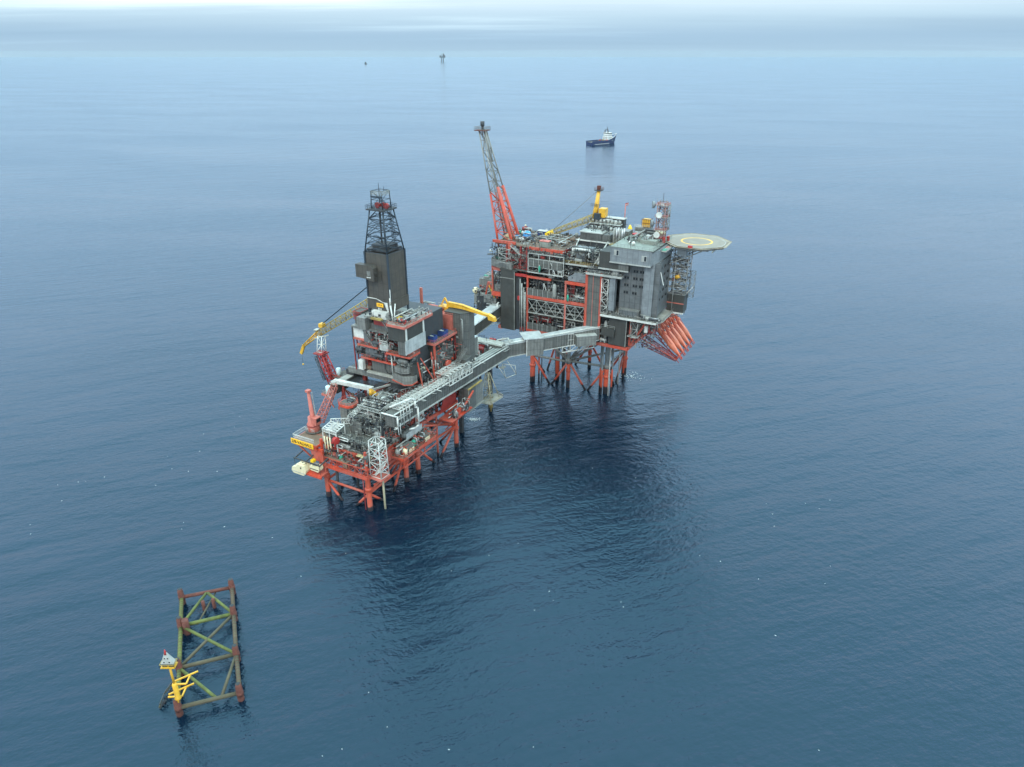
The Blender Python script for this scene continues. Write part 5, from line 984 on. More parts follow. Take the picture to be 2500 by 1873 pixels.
part(T, 'bridge_wing', M().add([(54.6, -2.4, 68.2), (72.6, -2.4, 68.2), (72.6, 24, 68.2), (54.6, 24, 68.2), (54.6, -2.4, 74.8), (72.6, -2.4, 74.8), (72.6, 24, 74.8), (54.6, 24, 74.8)], [(0, 3, 2, 1), (4, 5, 6, 7), (0, 1, 5, 4), (1, 2, 6, 5), (2, 3, 7, 6), (3, 0, 4, 7)]), blueb, label='pale blue overhanging top storey')
part(T, 'wing_soffit', M().extr([(54.6, -2.38, 68.19), (72.6, -2.38, 68.19), (72.6, 1, 66.8), (54.6, 1, 66.8)], (0, 0, .01)), greyl)
part(T, 'soffit_trim', M().box(54.4, 72.8, -2.6, -2.41, 68.0, 68.5), offw)
part(T, 'end_cap', M().extr([(72.62, -2.3, 68.4), (74.8, 2, 69), (74.8, 20, 69), (72.62, 20, 68.4)], (0, 0, 5.6)), blueb)
for (u, z) in ((57.3, 72.6), (69.6, 71.4)):
    f = part(T, 'window', M().box(u - 1.1, u + 1.1, -2.55, -2.41, z - 1.2, z + 1.2), offw); part(T, 'pane', M().box(u + .1, u + .95, -2.6, -2.56, z - 1, z + 1), glass, parent=f)
part(T, 'roof', M().box(54.4, 73.4, -2.6, 24.2, 74.82, 75.1), greenr)
part(T, 'roof_rail', M().rail([(54.4, -2.4, 75.1), (73.2, -2.4, 75.1), (73.2, 24, 75.1), (54.4, 24, 75.1), (54.4, -2.4, 75.1)], 1.25, 1.5, .07), greyl)
part(T, 'left_annex', M().box(49.4, 58.3, -1.6, 10, 65.0, 72.2), greyd); part(T, 'annex_trim', M().box(49.2, 63, -2.2, -1.61, 64.5, 65), offw); part(T, 'annex_front', M().box(58.4, 62.8, -1.9, 1, 65.0, 68.1), grey)
part(T, 'duct', M().extr([(54.6, -1.4, 46), (57.2, -1.4, 46), (57.2, -1.4, 60.6), (58.6, -1.4, 63.6), (58.4, -1.4, 65), (55.8, -1.4, 65), (55.6, -1.4, 61.6), (54.6, -1.4, 60)], (0, 2.4, 0)), blueb, label='tall pale duct at the left edge with a slanting top'); part(T, 'duct_elbow', M().extr([(55.2, -1.5, 60.4), (57.6, -1.5, 61.4), (58.5, -1.5, 64.6), (55.9, -1.5, 64.6)], (0, .1, 0)), pale)
part(T, 'lattice_mast', M().lattice((52.6, -.6, 44.5), (52.6, -.6, 60), 3, 3, 5, .14, .1, 2, 2), white)
part(T, 'ledge', M().prism([(51.5, -2.4), (77.2, -2.4), (79, 2), (79, 19), (51.5, 19)], 43.4, 44), deckl); part(T, 'ledge_trim', M().box(51.4, 77.2, -2.65, -2.41, 43.2, 44.1), white); part(T, 'ledge_rail', M().rail([(51.6, -2.3, 44), (77, -2.3, 44), (78.9, 2, 44), (78.9, 19, 44)], 1.2, 1.2), pale)
part(T, 'plant_row', M().box(59.4, 68.6, -1.2, 1, 44, 47.6), greyl); part(T, 'plant_grille', M().box(59.8, 68.2, -1.4, -1.21, 44.6, 47.2), blueg)
fill(T, 68, 78, -2, 0, 44, 46.4, 20, [dark, offw, pale, greyl])
fill(T, 57, 68, 8, 22, 75.2, 78, 26, [greenr, offw, dark, pale, greyl])
part(T, 'roof_box', M().box(64, 71, 8, 12, 75.1, 76.6), greenr); part(T, 'dome', M().ball((62.6, 3.4, 76), .8), white); part(T, 'dome', M().ball((60.4, 5, 75.9), .6), white); part(T, 'dark_store', M().box(60, 65, 25, 28, 72, 77.4), dark)
part(T, 'roof_pole', M().tube((63, -1.6, 75.1), (63, -1.6, 80), .09, 5), dark)
toplevel('cream_boat', 'cream upturned dinghy-shaped pod on the far side of the green-grey roof', 'pod', (68, 25, 75), [('shell', M().ball((67.6, 25, 76.6), 1.5, 12, 8, (1.7, 1, .8)), cream), ('cradle', M().box(66, 69.4, 24.2, 25.8, 75.1, 75.9), offw)])
# under hotel
T = thing('cellar_module', 'dark plated box and machinery under the hotel above the lowest red beam', 'module', P, (58, 6, 29))
part(T, 'dark_box', M().box(55.4, 63.6, -1.0, 6, 30, 43.2), greyd); part(T, 'box_bay', M().box(52.2, 58.4, -2.0, -1.01, 34, 37.8), greyd); part(T, 'bay_frame', M().rail([(52, -2.2, 37.8), (58.6, -2.2, 37.8)], 1.4, 3), offw); part(T, 'corner_trim', M().box(63.4, 63.7, -1.2, -1.01, 30, 43.2), pale)
part(T, 'low_beam', M().beam((43.5, -.2, 29), (64.6, -.2, 28.9), 1, 1.4), orange); part(T, 'low_beam', M().beam((64.4, 0, 28.9), (66.5, 46, 28.9), 1, 1.4), orange); part(T, 'deck_plate', M().box(50.7, 64.2, .4, 44, 28.9, 29.6), dark)
part(T, 'core_wall', M().box(51, 60, 8, 36, 29.6, 43), dark); part(T, 'deck_plate', M().box(60, 66, 6, 44, 35.6, 36), dred); part(T, 'side_beam', M().beam((65, 4, 34.6), (67, 46, 34.6), .7, 1.2), orange)
for v in (2, 12, 24, 36, 46): part(T, 'column', M().box(64.1, 65.1, v - .5, v + .5, 29.6, 43.2), orange if v < 3 else dred)
part(T, 'diagonal_beam', M().beam((65, 2, 30), (72, 2, 43), .9), orange); part(T, 'diagonal_beam', M().beam((65.4, 16, 30), (74, 16, 43), .8), orange); part(T, 'diagonal_beam', M().beam((65.6, 30, 30), (74, 30, 43), .7), dred)
part(T, 'red_plating', M().box(65.2, 72, 18, 19, 36, 43), dred); part(T, 'lattice', M().lattice((67, .5, 35), (67, .5, 43), 3, 3, 2, .12, .1), offw); part(T, 'shelf', M().box(64, 69, -.6, 3, 35, 35.4), offw)
fill(T, 64.5, 75, 1, 12, 36.2, 42.4, 46, [dark, offw, pale, dred, grey]); fill(T, 51, 55, -1, 6, 30, 43, 30, [dark, pale, offw]); fill(T, 60.5, 64, 6, 30, 29.7, 35, 24, [dark, dred])
part(T, 'hanging_cabinet', M().box(71.5, 72.8, 0, 1.2, 38, 41), white)
# ------------------------------------------------------------------ helideck
T = thing('helideck', 'large octagonal grey helideck with a yellow ring, cantilevered at the right end', 'helideck', P, (84.5, 24, 72))
oc = [(84.4 + 13.6 * math.cos(R(22.5 + 45 * k)), 24.2 + 13.6 * math.sin(R(22.5 + 45 * k))) for k in range(8)]
part(T, 'deck_plate', M().prism(oc, 74.3, 75), mat('helideck_paint', (.19, .165, .14), .7, var=.15, rust=.12))
def ring(r0, r1, z, n=48):
    m = M(); vs = []
    for k in range(n):
        a = 2 * math.pi * k / n; vs += [(84.6 + r0 * math.cos(a), 23.6 + r0 * math.sin(a), z), (84.6 + r1 * math.cos(a), 23.6 + r1 * math.sin(a), z)]
    m.add(vs, [(2 * k, 2 * k + 1, (2 * k + 3) % (2 * n), (2 * k + 2) % (2 * n)) for k in range(n)]); return m
part(T, 'yellow_ring', ring(6.1, 6.9, 75.006), yellow)
part(T, 'edge_marking', ring(12.1, 12.3, 75.006), offw)
oc2 = [(84.4 + 15.1 * math.cos(R(22.5 + 45 * k)), 24.2 + 15.1 * math.sin(R(22.5 + 45 * k))) for k in range(8)]
m = M()
for k in range(8):
    a, b = oc[k], oc[(k + 1) % 8]; c, d = oc2[(k + 1) % 8], oc2[k]; m.add([(a[0], a[1], 74.7), (b[0], b[1], 74.7), (c[0], c[1], 74.9), (d[0], d[1], 74.9)], [(0, 1, 2, 3)])
    m.beam((d[0], d[1], 74.9), (c[0], c[1], 74.9), .2)
    for j in range(7):
        t = j / 7; m.beam((a[0] + (b[0] - a[0]) * t, a[1] + (b[1] - a[1]) * t, 74.6), (d[0] + (c[0] - d[0]) * t, d[1] + (c[1] - d[1]) * t, 74.85), .14)
part(T, 'safety_net', m, mat('net_steel', (.24, .205, .16), .7))
m = M()
for k in range(8):
    a = oc[k]; m.beam((84.4, 24.2, 71.6), (a[0], a[1], 74.1), .3); m.beam((a[0], a[1], 74), (oc[(k + 1) % 8][0], oc[(k + 1) % 8][1], 74), .35)
for k in range(5): m.beam((74 + k * 5, 13, 73.6), (74 + k * 5, 36, 73.6), .35, .8)
part(T, 'under_frame', m, pale); 
for v in (15, 24, 33): part(T, 'support_strut', M().beam((75.8, v, 66), (90, v, 73.4), .4), pale); part(T, 'support_beam', M().beam((75.8, v, 72.4), (92, v, 73.4), .35), pale)
part(T, 'access_ramp', M().box(72.9, 77, 4, 16, 73.6, 74.1), deckl); part(T, 'green_pad', M().box(73.4, 76.6, 4.4, 8.2, 74.11, 74.2), teal); part(T, 'red_pad', M().box(73.6, 76.4, 9.6, 12.4, 74.11, 74.2), pink); part(T, 'ramp_rail', M().rail([(77, 4, 74.1), (77, 10.4, 74.1)], 1.1), pale); part(T, 'ramp_rail', M().rail([(72.9, 4, 74.1), (77, 4, 74.1)], 1.1), pale)
part(T, 'fire_monitor', M().box(84.2, 86, 10.3, 11.3, 75, 75.9), redp); part(T, 'fire_monitor', M().box(72.6, 73.6, 18, 19.4, 75, 77), redp); part(T, 'foam_hut', M().box(79, 83, 13.6, 16, 70.4, 73.4), blueb)
# ------------------------------------------------------------------ stair tower under helideck
T = thing('stair_tower', 'silvery open lattice stair tower with dark clad base below the helideck', 'stair tower', P, (79.5, 20, 44))
part(T, 'lattice', M().lattice((79.6, 20, 52), (79.6, 20, 71.5), 7.8, 7.8, 6, .2, .12, 6, 6), mirror); part(T, 'front_bracing', M().truss((75.7, 16.9, 52), (75.7, 16.9, 70), (7.8, 0, 0), 6, .09, x=True), pale)
part(T, 'clad_base', M().box(75.8, 83.4, 17.2, 23, 43.6, 52), greyd); part(T, 'base_band', M().box(75.6, 83.5, 17.05, 17.19, 47.6, 48), pink); part(T, 'base_sill', M().box(76, 83.4, 16.8, 18, 43, 43.6), white)
for k in range(6): stair(T, (77 if k % 2 else 82, 19.4, 52 + k * 3), (82 if k % 2 else 77, 19.4, 55 + k * 3), 1.2, pale)
for k in range(5): part(T, 'landing', M().box(76, 83.2, 18.2, 22.4, 55 + k * 3 - .2, 55 + k * 3), deckg)
part(T, 'drum', M().tube((78.4, 17.4, 59.4), (80.2, 17.4, 60.4), .9, 12), yellow); part(T, 'red_cabinet', M().box(77.2, 78.2, 17.2, 18, 57.8, 59.2), redp); part(T, 'front_pole', M().tube((78.2, 16.6, 44), (78.2, 16.6, 70), .14, 6), offw)
part(T, 'side_ladder', M().lattice((85, 22, 50), (85, 22, 62), 2, 2, 6, .08, .06), pale); part(T, 'side_strut', M().beam((83.4, 20, 52), (86, 20, 55.5), .3), white); part(T, 'under_truss', M().truss((75, 22, 38.6), (83, 22, 42.4), (0, 0, 1.8), 5, .12), pale)
# ------------------------------------------------------------------ telecom tower
T = thing('telecom_tower', 'short pink and grey lattice radio tower with round white dishes at the roof corner', 'radio tower', P, (70.6, 15.6, 75))
part(T, 'lattice', M().lattice((70.4, 15.6, 75), (70.4, 15.6, 92), 3.6, 3.4, 6, .2, .13), mat('faded_mast_red', (.24, .13, .12), .6, rust=.3)); part(T, 'lattice', M().lattice((72, 17, 80), (72, 17, 91), 2.4, 2.4, 4, .12, .1), pale)
for z in (80, 85.6, 90.6): part(T, 'gallery', M().box(68, 73, 13.4, 18, z, z + .25), pale); part(T, 'gallery_rail', M().rail([(68, 13.4, z), (73, 13.4, z), (73, 18, z)], 1.2, .7), pink)
for (u, v, z, d, r_) in ((69.9, 13.1, 86.9, (0, -1, 0), 1.3), (69.6, 13.1, 78.4, (0, -1, 0), 1.35)):
    part(T, 'dish', M().lathe((u, v, z), (u, v - .6, z), [(0, r_ * .5), (.5, r_), (1, r_)], 18), white)
for (z, r_) in ((90.6, 1.5), (82.6, 1.55)): part(T, 'dish', M().lathe((67.2, 15.6, z), (65.9, 15.0, z), [(0, r_ * .5), (.4, r_), (1, r_)], 18), blueb); part(T, 'dish_arm', M().beam((67, 15.6, z), (68.6, 15.6, z), .3), pale)
part(T, 'base_frame', M().box(68.6, 72.2, 13.8, 17.4, 76.6, 77.2), dred); part(T, 'red_cabinet', M().box(72.4, 73.3, 13, 14, 75.2, 77.6), redp); part(T, 'aerial', M().tube((70.4, 15.6, 92), (70.4, 15.6, 95.8), .1, 5), dark)
for k in range(4): part(T, 'whip_aerial', M().tube((68.4 + k * 1.3, 14, 91.8), (68.4 + k * 1.3, 14, 93.6), .07, 5), pale)
# ------------------------------------------------------------------ free-fall lifeboats and their red ramps
def ff(v, lab, first=False):
    t = thing('freefall_lifeboat', lab, 'lifeboat', P, (74, v, 25), 'orange free-fall lifeboats on the right side ramps')
    a = Vector((69.2, v, 31.8)); b = Vector((82.2, v, 18.4)); d = (b - a).normalized(); up = Vector((d.z * -1, 0, d.x)) * -1 if d.x < 0 else Vector((-d.z, 0, d.x))
    part(t, 'hull', M().lathe(a, b, [(0, .8), (.05, 1.15), (.35, 1.4), (.62, 1.55), (.82, 1.0), (.95, .35), (1, .05)], 14), lboat)
    c = a + d * 3 + up * 1.35; part(t, 'wheelhouse', M().lathe(c, c + d * 3.2, [(0, .3), (.2, .7), (.7, .6), (1, .2)], 10), lboat)
    part(t, 'keel_band', M().beam(a - up * 1.35, a + d * 13 - up * 1.25, .3), dred); part(t, 'window', M().beam(c + d * .3 + up * .6, c + d * 1.4 + up * .7, .9, .25), glass)
    r = thing('launch_ramp', lab.replace('orange free-fall lifeboat', 'red lattice launch ramp of the lifeboat'), 'launch ramp', P, (74, v, 20), 'red launch ramps on the right side')
    for s in (-1.95, 1.95):
        part(r, 'rail_beam', M().beam(a + Vector((-2, s, 2)) - up * 1.9, b + d * 1.6 + Vector((0, s, 0)) - up * 1.6, .26), dred)
        part(r, 'upper_frame', M().beam(a + Vector((-1.5, s, 2.4)) + up * 1.6, b + d * 1.2 + Vector((0, s * .3, 0)), .22), orange)
        part(r, 'hoop', M().path([a + Vector((0, s, 0)) - up * 1.9, a + Vector((0, s, 0)) + up * 2.4, a + d * 3 + Vector((0, s, 0)) + up * 2.6], .16, 6), orange)
    part(r, 'cross_frame', M().beam(a + Vector((0, -1.95, 0)) + up * 2.2, a + d * 11 + Vector((0, -1.2, 0)) - up * .4, .3), orange); part(r, 'cross_frame', M().beam(a + d * 3 + Vector((0, -1.95, 0)) + up * 2.4, a + d * 7 + Vector((0, -1.95, 0)) - up * 1.7, .22), orange)
    m = M()
    for k in range(7):
        p = a + d * (k * 2.1) - up * 1.9; m.beam(p + Vector((0, -1.95, 0)), p + Vector((0, 1.95, 0)), .28)
    part(r, 'cross_ties', m, orange); part(r, 'top_mount', M().beam((65.6, v, 36), (70.2, v, 33.6), 1.2, 1.2), dred); part(r, 'lower_strut', M().beam((66, v, 29), tuple(b - up * 1.6), .32), dred)
    part(r, 'lower_strut', M().beam((66, v, 29), tuple(a + d * 7 - up * 1.9), .28), dred)
for v, lab in ((27, 'orange free-fall lifeboat nearest the camera, first of the row of five'), (32.6, 'orange free-fall lifeboat second from the camera in the row of five'), (38.2, 'orange free-fall lifeboat in the middle of the row of five'), (43.8, 'orange free-fall lifeboat fourth from the camera in the row of five'), (49.4, 'orange free-fall lifeboat farthest from the camera in the row of five')): ff(v, lab)
T = thing('ramp_support', 'red horizontal lattice arm carrying the lifeboat ramps out from the hull deck', 'steel frame', P, (72, 26, 24))
part(T, 'arm', M().lattice((65.5, 20, 26.5), (80.5, 26, 17.4), 4.5, 2.2, 7, .2, .13, 4, 1.6), dred); part(T, 'outer_beam', M().beam((65.5, 18, 27.8), (80.8, 24.8, 17.6), .5), orange); part(T, 'rear_beam', M().beam((80.8, 24.8, 17.8), (81.2, 52, 18.6), .5), orange)
for nm, args in (('production_block', [(14.5, 43, .2, 3, 46.5, 54.5, 110), (14.5, 43, 0, 3, 29.5, 38, 110), (14.5, 43, .6, 3, 38, 45, 40), (24, 43, .4, 4, 56, 63, 90), (8, 14, .4, 3, 29, 55, 50)]),
                 ('upper_process_module', [(14, 32, -.2, 3, 58, 68.5, 160), (8, 14, 0, 3, 58, 68, 40)]), ('stair_column', [(2.5, 13, .4, 3, 57.5, 69, 80, [dark, dred, pale])]), ('flank_gallery', [(-6, 2, 0, 5, 61, 67, 70), (-6, 0, 2, 4, 45, 56, 40)]),
                 ('laydown_deck', [(-3, 30, 3, 28, 69.2, 71, 130, [dark, pale, brown]), (4, 31, 1.2, 2.6, 63, 68, 60)]), ('turbine_module', [(31.5, 48, 1.5, 13, 64, 71, 140), (32, 48, 14, 38, 75, 78, 90)]), ('low_side_module', [(-18, -4, 2, 10, 34, 46, 90)]),
                 ('cellar_module', [(50.8, 76, -.5, 4, 30, 43, 110)]), ('living_quarters', [(52, 77, -2.2, 0, 44, 45.6, 60), (56, 72, 4, 23, 75.2, 76, 26)]), ('stair_tower', [(76, 83, 17.4, 22, 52, 70, 60)]), ('support_gallery', [(44, 59, -2, 1, 62.2, 64.6, 50)])):
    for a in args: clutter(bpy.data.objects[nm], *a)
# =================================================================== old drowned jacket frame with beacon
LP = [(-82.9, 126.0), (-88.0, 138.6), (-94.0, 153.8), (-98.7, 165.5)]; RP = [(-69.2, 130.6), (-74.6, 143.4), (-80.7, 158.6), (-85.2, 169.8)]
T = thing('drowned_jacket', 'rust and algae green tube frame standing just above the water at lower left', 'old jacket', WLD, (-82, 147, 0))
H_ = 2.4
for s_, A in (('l', LP), ('r', RP)):
    for i, (x, y) in enumerate(A):
        m = M().lathe((x, y, -6), (x, y, H_ + 3.1), [(0, .8), (.5, .8), (.55, .86), (.93, .8), (.94, .66), (1, .62)], 14); lg = part(T, 'leg_stub', m, rusty)
        part(T, 'hollow_shade_disc', M().tube((x, y, H_ + 3.05), (x, y, H_ + 3.16), .55, 12), black, parent=lg)  # black disc on the closed stub paints the dark of a hollow leg
        part(T, 'collar', M().tube((x, y, H_ - .8), (x, y, H_ + .7), .92, 14), rusty, parent=lg)
    for a, b in zip(A, A[1:]): part(T, 'side_tube', M().tube((*a, H_), (*b, H_), .56, 12), lily if s_ == 'l' else olive)
    for a, b in zip(A, A[1:]):
        m = M()
        for k in range(1, 14):
            t = k / 14; p = Vector((*a, H_)).lerp(Vector((*b, H_)), t); dd = (Vector((*b, H_)) - Vector((*a, H_))).normalized() * .06; m.tube(p - dd, p + dd, .6, 12)
        part(T, 'tube_rings', m, rusty)
mid = lambda a, b, t=.5: (a[0] + (b[0] - a[0]) * t, a[1] + (b[1] - a[1]) * t)
for i in range(4): part(T, 'cross_tube', M().tube((*LP[i], H_), (*RP[i], H_), .55, 12), (olive, olive, lily, rusty)[i])
fm, rm_ = mid(LP[0], RP[0], .62), mid(LP[3], RP[3], .5)
for a, b, mt in ((LP[1], fm, lily), (RP[1], mid(LP[0], RP[0], .7), olive), (LP[1], RP[2], olive), (LP[2], RP[1], lily), (LP[2], rm_, lily), (RP[2], rm_, lily)):
    part(T, 'diagonal_tube', M().tube((*a, H_), (*b, H_), .42, 10), mt)
for (x, y) in (mid(LP[2], RP[2], .13), ): part(T, 'leg_stub', M().tube((x, y - 1, -4), (x, y - 1, H_ + 2.6), .9, 14), rusty)
for t in (.42, .62): q = mid(mid(LP[2], LP[3], .62), mid(RP[2], RP[3], .62), t); part(T, 'inner_pile', M().tube((*q, -4), (*q, H_ + .8), .5, 10), rusty)
part(T, 'pile_tie', M().tube((*mid(LP[2], RP[2], .3), 1.6), (*mid(LP[3], RP[3], .66), 1.6), .25, 8), olive)

bx, by = -86.7, 131.6
m = M()
for k in range(10): m.beam((bx - 1.8 + .1 * k, by - 4 + k * 1.0, .2), (bx - .6, by - 3.4 + k * .8, 2.6 - (k % 2)), .28)
part(T, 'boat_landing', m, dark); part(T, 'landing_rail', M().path([(bx - 2, by - 4, .6), (bx - 2.6, by, .7), (bx - 1.6, by + 4.5, .6)], .2), olive); part(T, 'landing_rail', M().path([(bx - 1.6, by - 4, 1.8), (bx - 2, by, 1.8), (bx - 1.2, by + 4.5, 1.8)], .18), dark)
for z_, o_ in ((5.2, 0), (6.2, 3)):
    part(T, 'yellow_bracket', M().beam((bx + .6, by - 3 + o_, z_ - 1.2), (bx + 5.6, by + .5 + o_, z_ - 1.2), .34), yellow); part(T, 'yellow_bracket', M().beam((bx + .6, by - 3.4 + o_, z_ - 1.6), (bx + 4, by - 3.2 + o_, z_ - 1.6), .34), yellow); part(T, 'yellow_bracket', M().beam((bx + 4, by - 3.2 + o_, z_ - 1.6), (bx + 4, by - .4 + o_, z_ - 1.3), .34), yellow)
T = thing('beacon_post', 'yellow navigation beacon post with a white triangular top mark on the old frame', 'beacon', WLD, (-82.9, 124.3, 4))
bx, by = -81.7, 125.2
part(T, 'lower_can', M().lathe((bx, by, 6.6), (bx, by, 11.7), [(0, .7), (.03, .85), (.12, .62), (.9, .62), (1, .4)], 16), yellow); part(T, 'post', M().tube((bx, by, 11.5), (bx, by, 17.6), .27, 12), yellow)
part(T, 'platform', M().box(bx - 1.7, bx + 1.7, by - 1, by + 1, 17.4, 17.65), yellow); part(T, 'platform_rail', M().rail([(bx - 1.7, by - 1, 17.65), (bx + 1.7, by - 1, 17.65), (bx + 1.7, by + 1, 17.65), (bx - 1.7, by + 1, 17.65), (bx - 1.7, by - 1, 17.65)], .9, 3.4, .09, False), yellowl)
part(T, 'battery_box', M().box(bx - 1.3, bx - .25, by - .6, by + .6, 17.66, 18.5), dark); part(T, 'battery_box', M().box(bx + .25, bx + 1.3, by - .6, by + .6, 17.66, 18.5), dark)
part(T, 'top_mark', M().add([(bx - 1.5, by - .7, 18.55), (bx + 1.5, by - .7, 18.55), (bx + 1.5, by + .7, 18.55), (bx - 1.5, by + .7, 18.55), (bx - .1, by, 22.2)], [(0, 3, 2, 1), (0, 1, 4), (1, 2, 4), (2, 3, 4), (3, 0, 4)]), offw); part(T, 'tip', M().lathe((bx - .12, by, 21.1), (bx - .12, by, 22.5), [(0, .42), (1, .08)], 6), redp)
for (x, z_) in ((-.65, 19), (.6, 19), (-.4, 20), (.3, 20)): part(T, 'solar_panel', M().box(bx + x - .16, bx + x + .16, by - .75 + (z_ - 18.55) * .2, by - .68 + (z_ - 18.55) * .2, z_ - .1, z_ + .2), glass)
part(T, 'bracket', M().beam((bx, by, 8.2), (-82.9, 126.0, 5.0), .3), yellow); part(T, 'bracket', M().beam((bx, by, 6.9), (-82.6, 126.0, 3.4), .3), yellow); part(T, 'bracket', M().beam((bx, by, 7.2), (-84.6, 130, 3.0), .3), yellow)
# =================================================================== supply vessel
VF = Frame(163, 1343, 37)
T = thing('supply_vessel', 'blue-hulled supply ship with white bridge at the bow, on the open sea behind the platforms', 'ship', VF, (0, 0, 0))
st = [(-33, 8, 4.6), (-27, 8.4, 4.6), (0, 8.4, 4.8), (9, 8.4, 6.2), (16, 8, 9), (23, 6.2, 11.4), (29, 3.2, 13.6), (34, .4, 15.6)]
vs = []
for x, w, t in st:
    bw = w * (.92 if x < 15 else .6 if x < 30 else .25); xl = x if x < 16 else x - (x - 16) * .3
    vs += [(xl, -bw, -2), (x, -w, t), (x, w, t), (xl, bw, -2)]
fs = [(0, 1, 2, 3)]
for i in range(len(st) - 1):
    o = i * 4
    for k in range(4): fs.append((o + k, o + (k + 1) % 4, o + 4 + (k + 1) % 4, o + 4 + k))
fs.append(tuple(reversed(range(len(st) * 4 - 4, len(st) * 4))))
part(T, 'hull', M().add(vs, fs), hullb)
part(T, 'cargo_deck', M().box(-32, 8, -7.2, 7.2, 4.2, 4.85), deckg)
for s in (-1, 1): part(T, 'bulwark', M().box(-32.6, 9, s * 8 - .35, s * 8 + .35, 4.6, 6.8), hullb); part(T, 'white_stripe', M().box(-27, 8, s * 8.46 - .05, s * 8.46 + .05, .9, 1.5), hullw)
part(T, 'bow_trim', M().path([(13, -8.2, 8.4), (23, -6.2, 11.8), (33.6, -.3, 15.9), (23, 6.2, 11.8), (13, 8.2, 8.4)], .35, 6), hullw)
part(T, 'superstructure', M().box(6, 18, -6.6, 6.6, 5, 12.4), hullw); part(T, 'superstructure', M().box(7, 16.6, -5.8, 5.8, 12.4, 15.8), hullw); part(T, 'wheelhouse', M().box(7.6, 15.4, -7, 7, 15.8, 19), hullw); part(T, 'window_band', M().box(7.5, 15.5, -7.1, 7.1, 16.9, 18.2), glass)
for z_, x_ in ((7.6, 6), (10.2, 6), (13.4, 7)):
    for y in (-4.6, -1.6, 1.4, 4.4): part(T, 'porthole', M().box(x_ - .1, x_, y - .8, y + .8, z_, z_ + 1.1), glass)
    for k in range(3): part(T, 'porthole', M().box(8 + k * 3, 9.4 + k * 3, -6.7 if x_ < 7 else -5.9, -6.6 if x_ < 7 else -5.8, z_, z_ + 1.1), glass)
part(T, 'mast', M().beam((11, 0, 19), (10.4, 0, 28.6), .8), dark); part(T, 'mast_yard', M().beam((10.6, -3.4, 23.6), (10.6, 3.4, 23.6), .4), dark)
for y, h_ in ((-2.4, 24.5), (2.4, 24.5), (-4.6, 22.4), (4.6, 22.4)): part(T, 'funnel', M().beam((8.4, y, 19), (9, y * 1.15, h_), .8), dark)
part(T, 'radar_dome', M().ball((14.6, 4, 20), 1.1), hullw); part(T, 'rescue_boat', M().vessel((1, -7, 6.6), (5.4, -7, 6.6), .9), lboat); part(T, 'fore_deck', M().box(18, 25, -4.6, 4.6, 9.4, 10.4), greyl)
for k in range(9): part(T, 'deck_cargo', M().box(-8 + (k % 3) * 4, -5.6 + (k % 3) * 4, -5 + (k // 3) * 3.6, -2.6 + (k // 3) * 3.6, 4.9, 6.6 + k % 2), [dark, yellowl, greyl, dred][k % 4])
# far away platform and small boat, faded by the air
FF = Frame(-1165, 13100, 12)
T = thing('distant_platform', 'hazy platform on legs near the horizon above the derrick', 'platform', FF, (0, 0, 0))
for x in (-16, 14): part(T, 'leg', M().box(x - 7, x + 7, -8, 8, -5, 66), dark)
part(T, 'topside', M().box(-48, 48, -20, 20, 62, 84), dark); part(T, 'topside_block', M().box(4, 44, -16, 16, 84, 104), dark); part(T, 'topside_block', M().box(-46, -24, -14, 14, 84, 98), dark); part(T, 'derrick', M().lathe((18, 0, 100), (18, 0, 132), [(0, 12), (1, 4)], 4), dark); part(T, 'flare_boom', M().beam((-14, 0, 84), (-8, 0, 122), 5), dark)
FF = Frame(-1969, 10490, 0)
T = thing('distant_boat', 'tiny dark vessel far off near the horizon left of the hazy platform', 'boat', FF, (0, 0, 0))
part(T, 'hull', M().add([(-14, -6, 0), (14, -6, 0), (14, 6, 0), (-14, 6, 0), (-16, -7, 12), (17, -7, 14), (17, 7, 14), (-16, 7, 12)], [(0, 3, 2, 1), (4, 5, 6, 7), (0, 1, 5, 4), (1, 2, 6, 5), (2, 3, 7, 6), (3, 0, 4, 7)]), navy); part(T, 'superstructure', M().box(-10, 8, -6, 6, 12, 26), dark); part(T, 'mast', M().beam((0, 0, 26), (0, 0, 34), 2), dark)
# =================================================================== foam and spray
foam = mat('sea_foam', (.72, .78, .82), .8)
def foam_patch(name, lab, c, rx, ry, n):
    m = M(); r = random.Random(n)
    for k in range(n):
        a = r.uniform(0, 6.283); q = abs(r.gauss(0, .5)); x = c[0] + rx * q * math.cos(a); y = c[1] + ry * q * math.sin(a); s = r.uniform(.1, .32); p = r.randint(5, 7)
        m.add([(x + s * r.uniform(.6, 1.3) * math.cos(6.283 * j / p), y + s * r.uniform(.6, 1.3) * math.sin(6.283 * j / p), .05 + r.uniform(0, .12)) for j in range(p)], [tuple(range(p))])
    o = bpy.data.objects.new(name, mesh(name, m, foam)); COL.objects.link(o); o['kind'] = 'stuff'; o['label'] = lab; o['category'] = 'foam'
foam_patch('sea_foam', 'white splash of foam where a water outfall hits the sea between the platforms', (-17.2, 283.5), 3.0, 1.6, 150)
foam_patch('wake_foam', 'scattered white foam around the right rear legs of the hotel platform', (61, 331), 8, 7, 90)
T = thing('falling_water', 'thin falling column of discharge water under the grey hanging cabin', 'water jet', WLD, (-17, 283.5, 0))
m = M(); r = random.Random(3)
for k in range(90):
    t = k / 90; m.ball((-17 + r.gauss(0, .12 + .5 * t), 283.5 + r.gauss(0, .1 + .3 * t), 15 * (1 - t * t) + .3), r.uniform(.05, .12), 5, 3)
part(T, 'drops', m, foam)
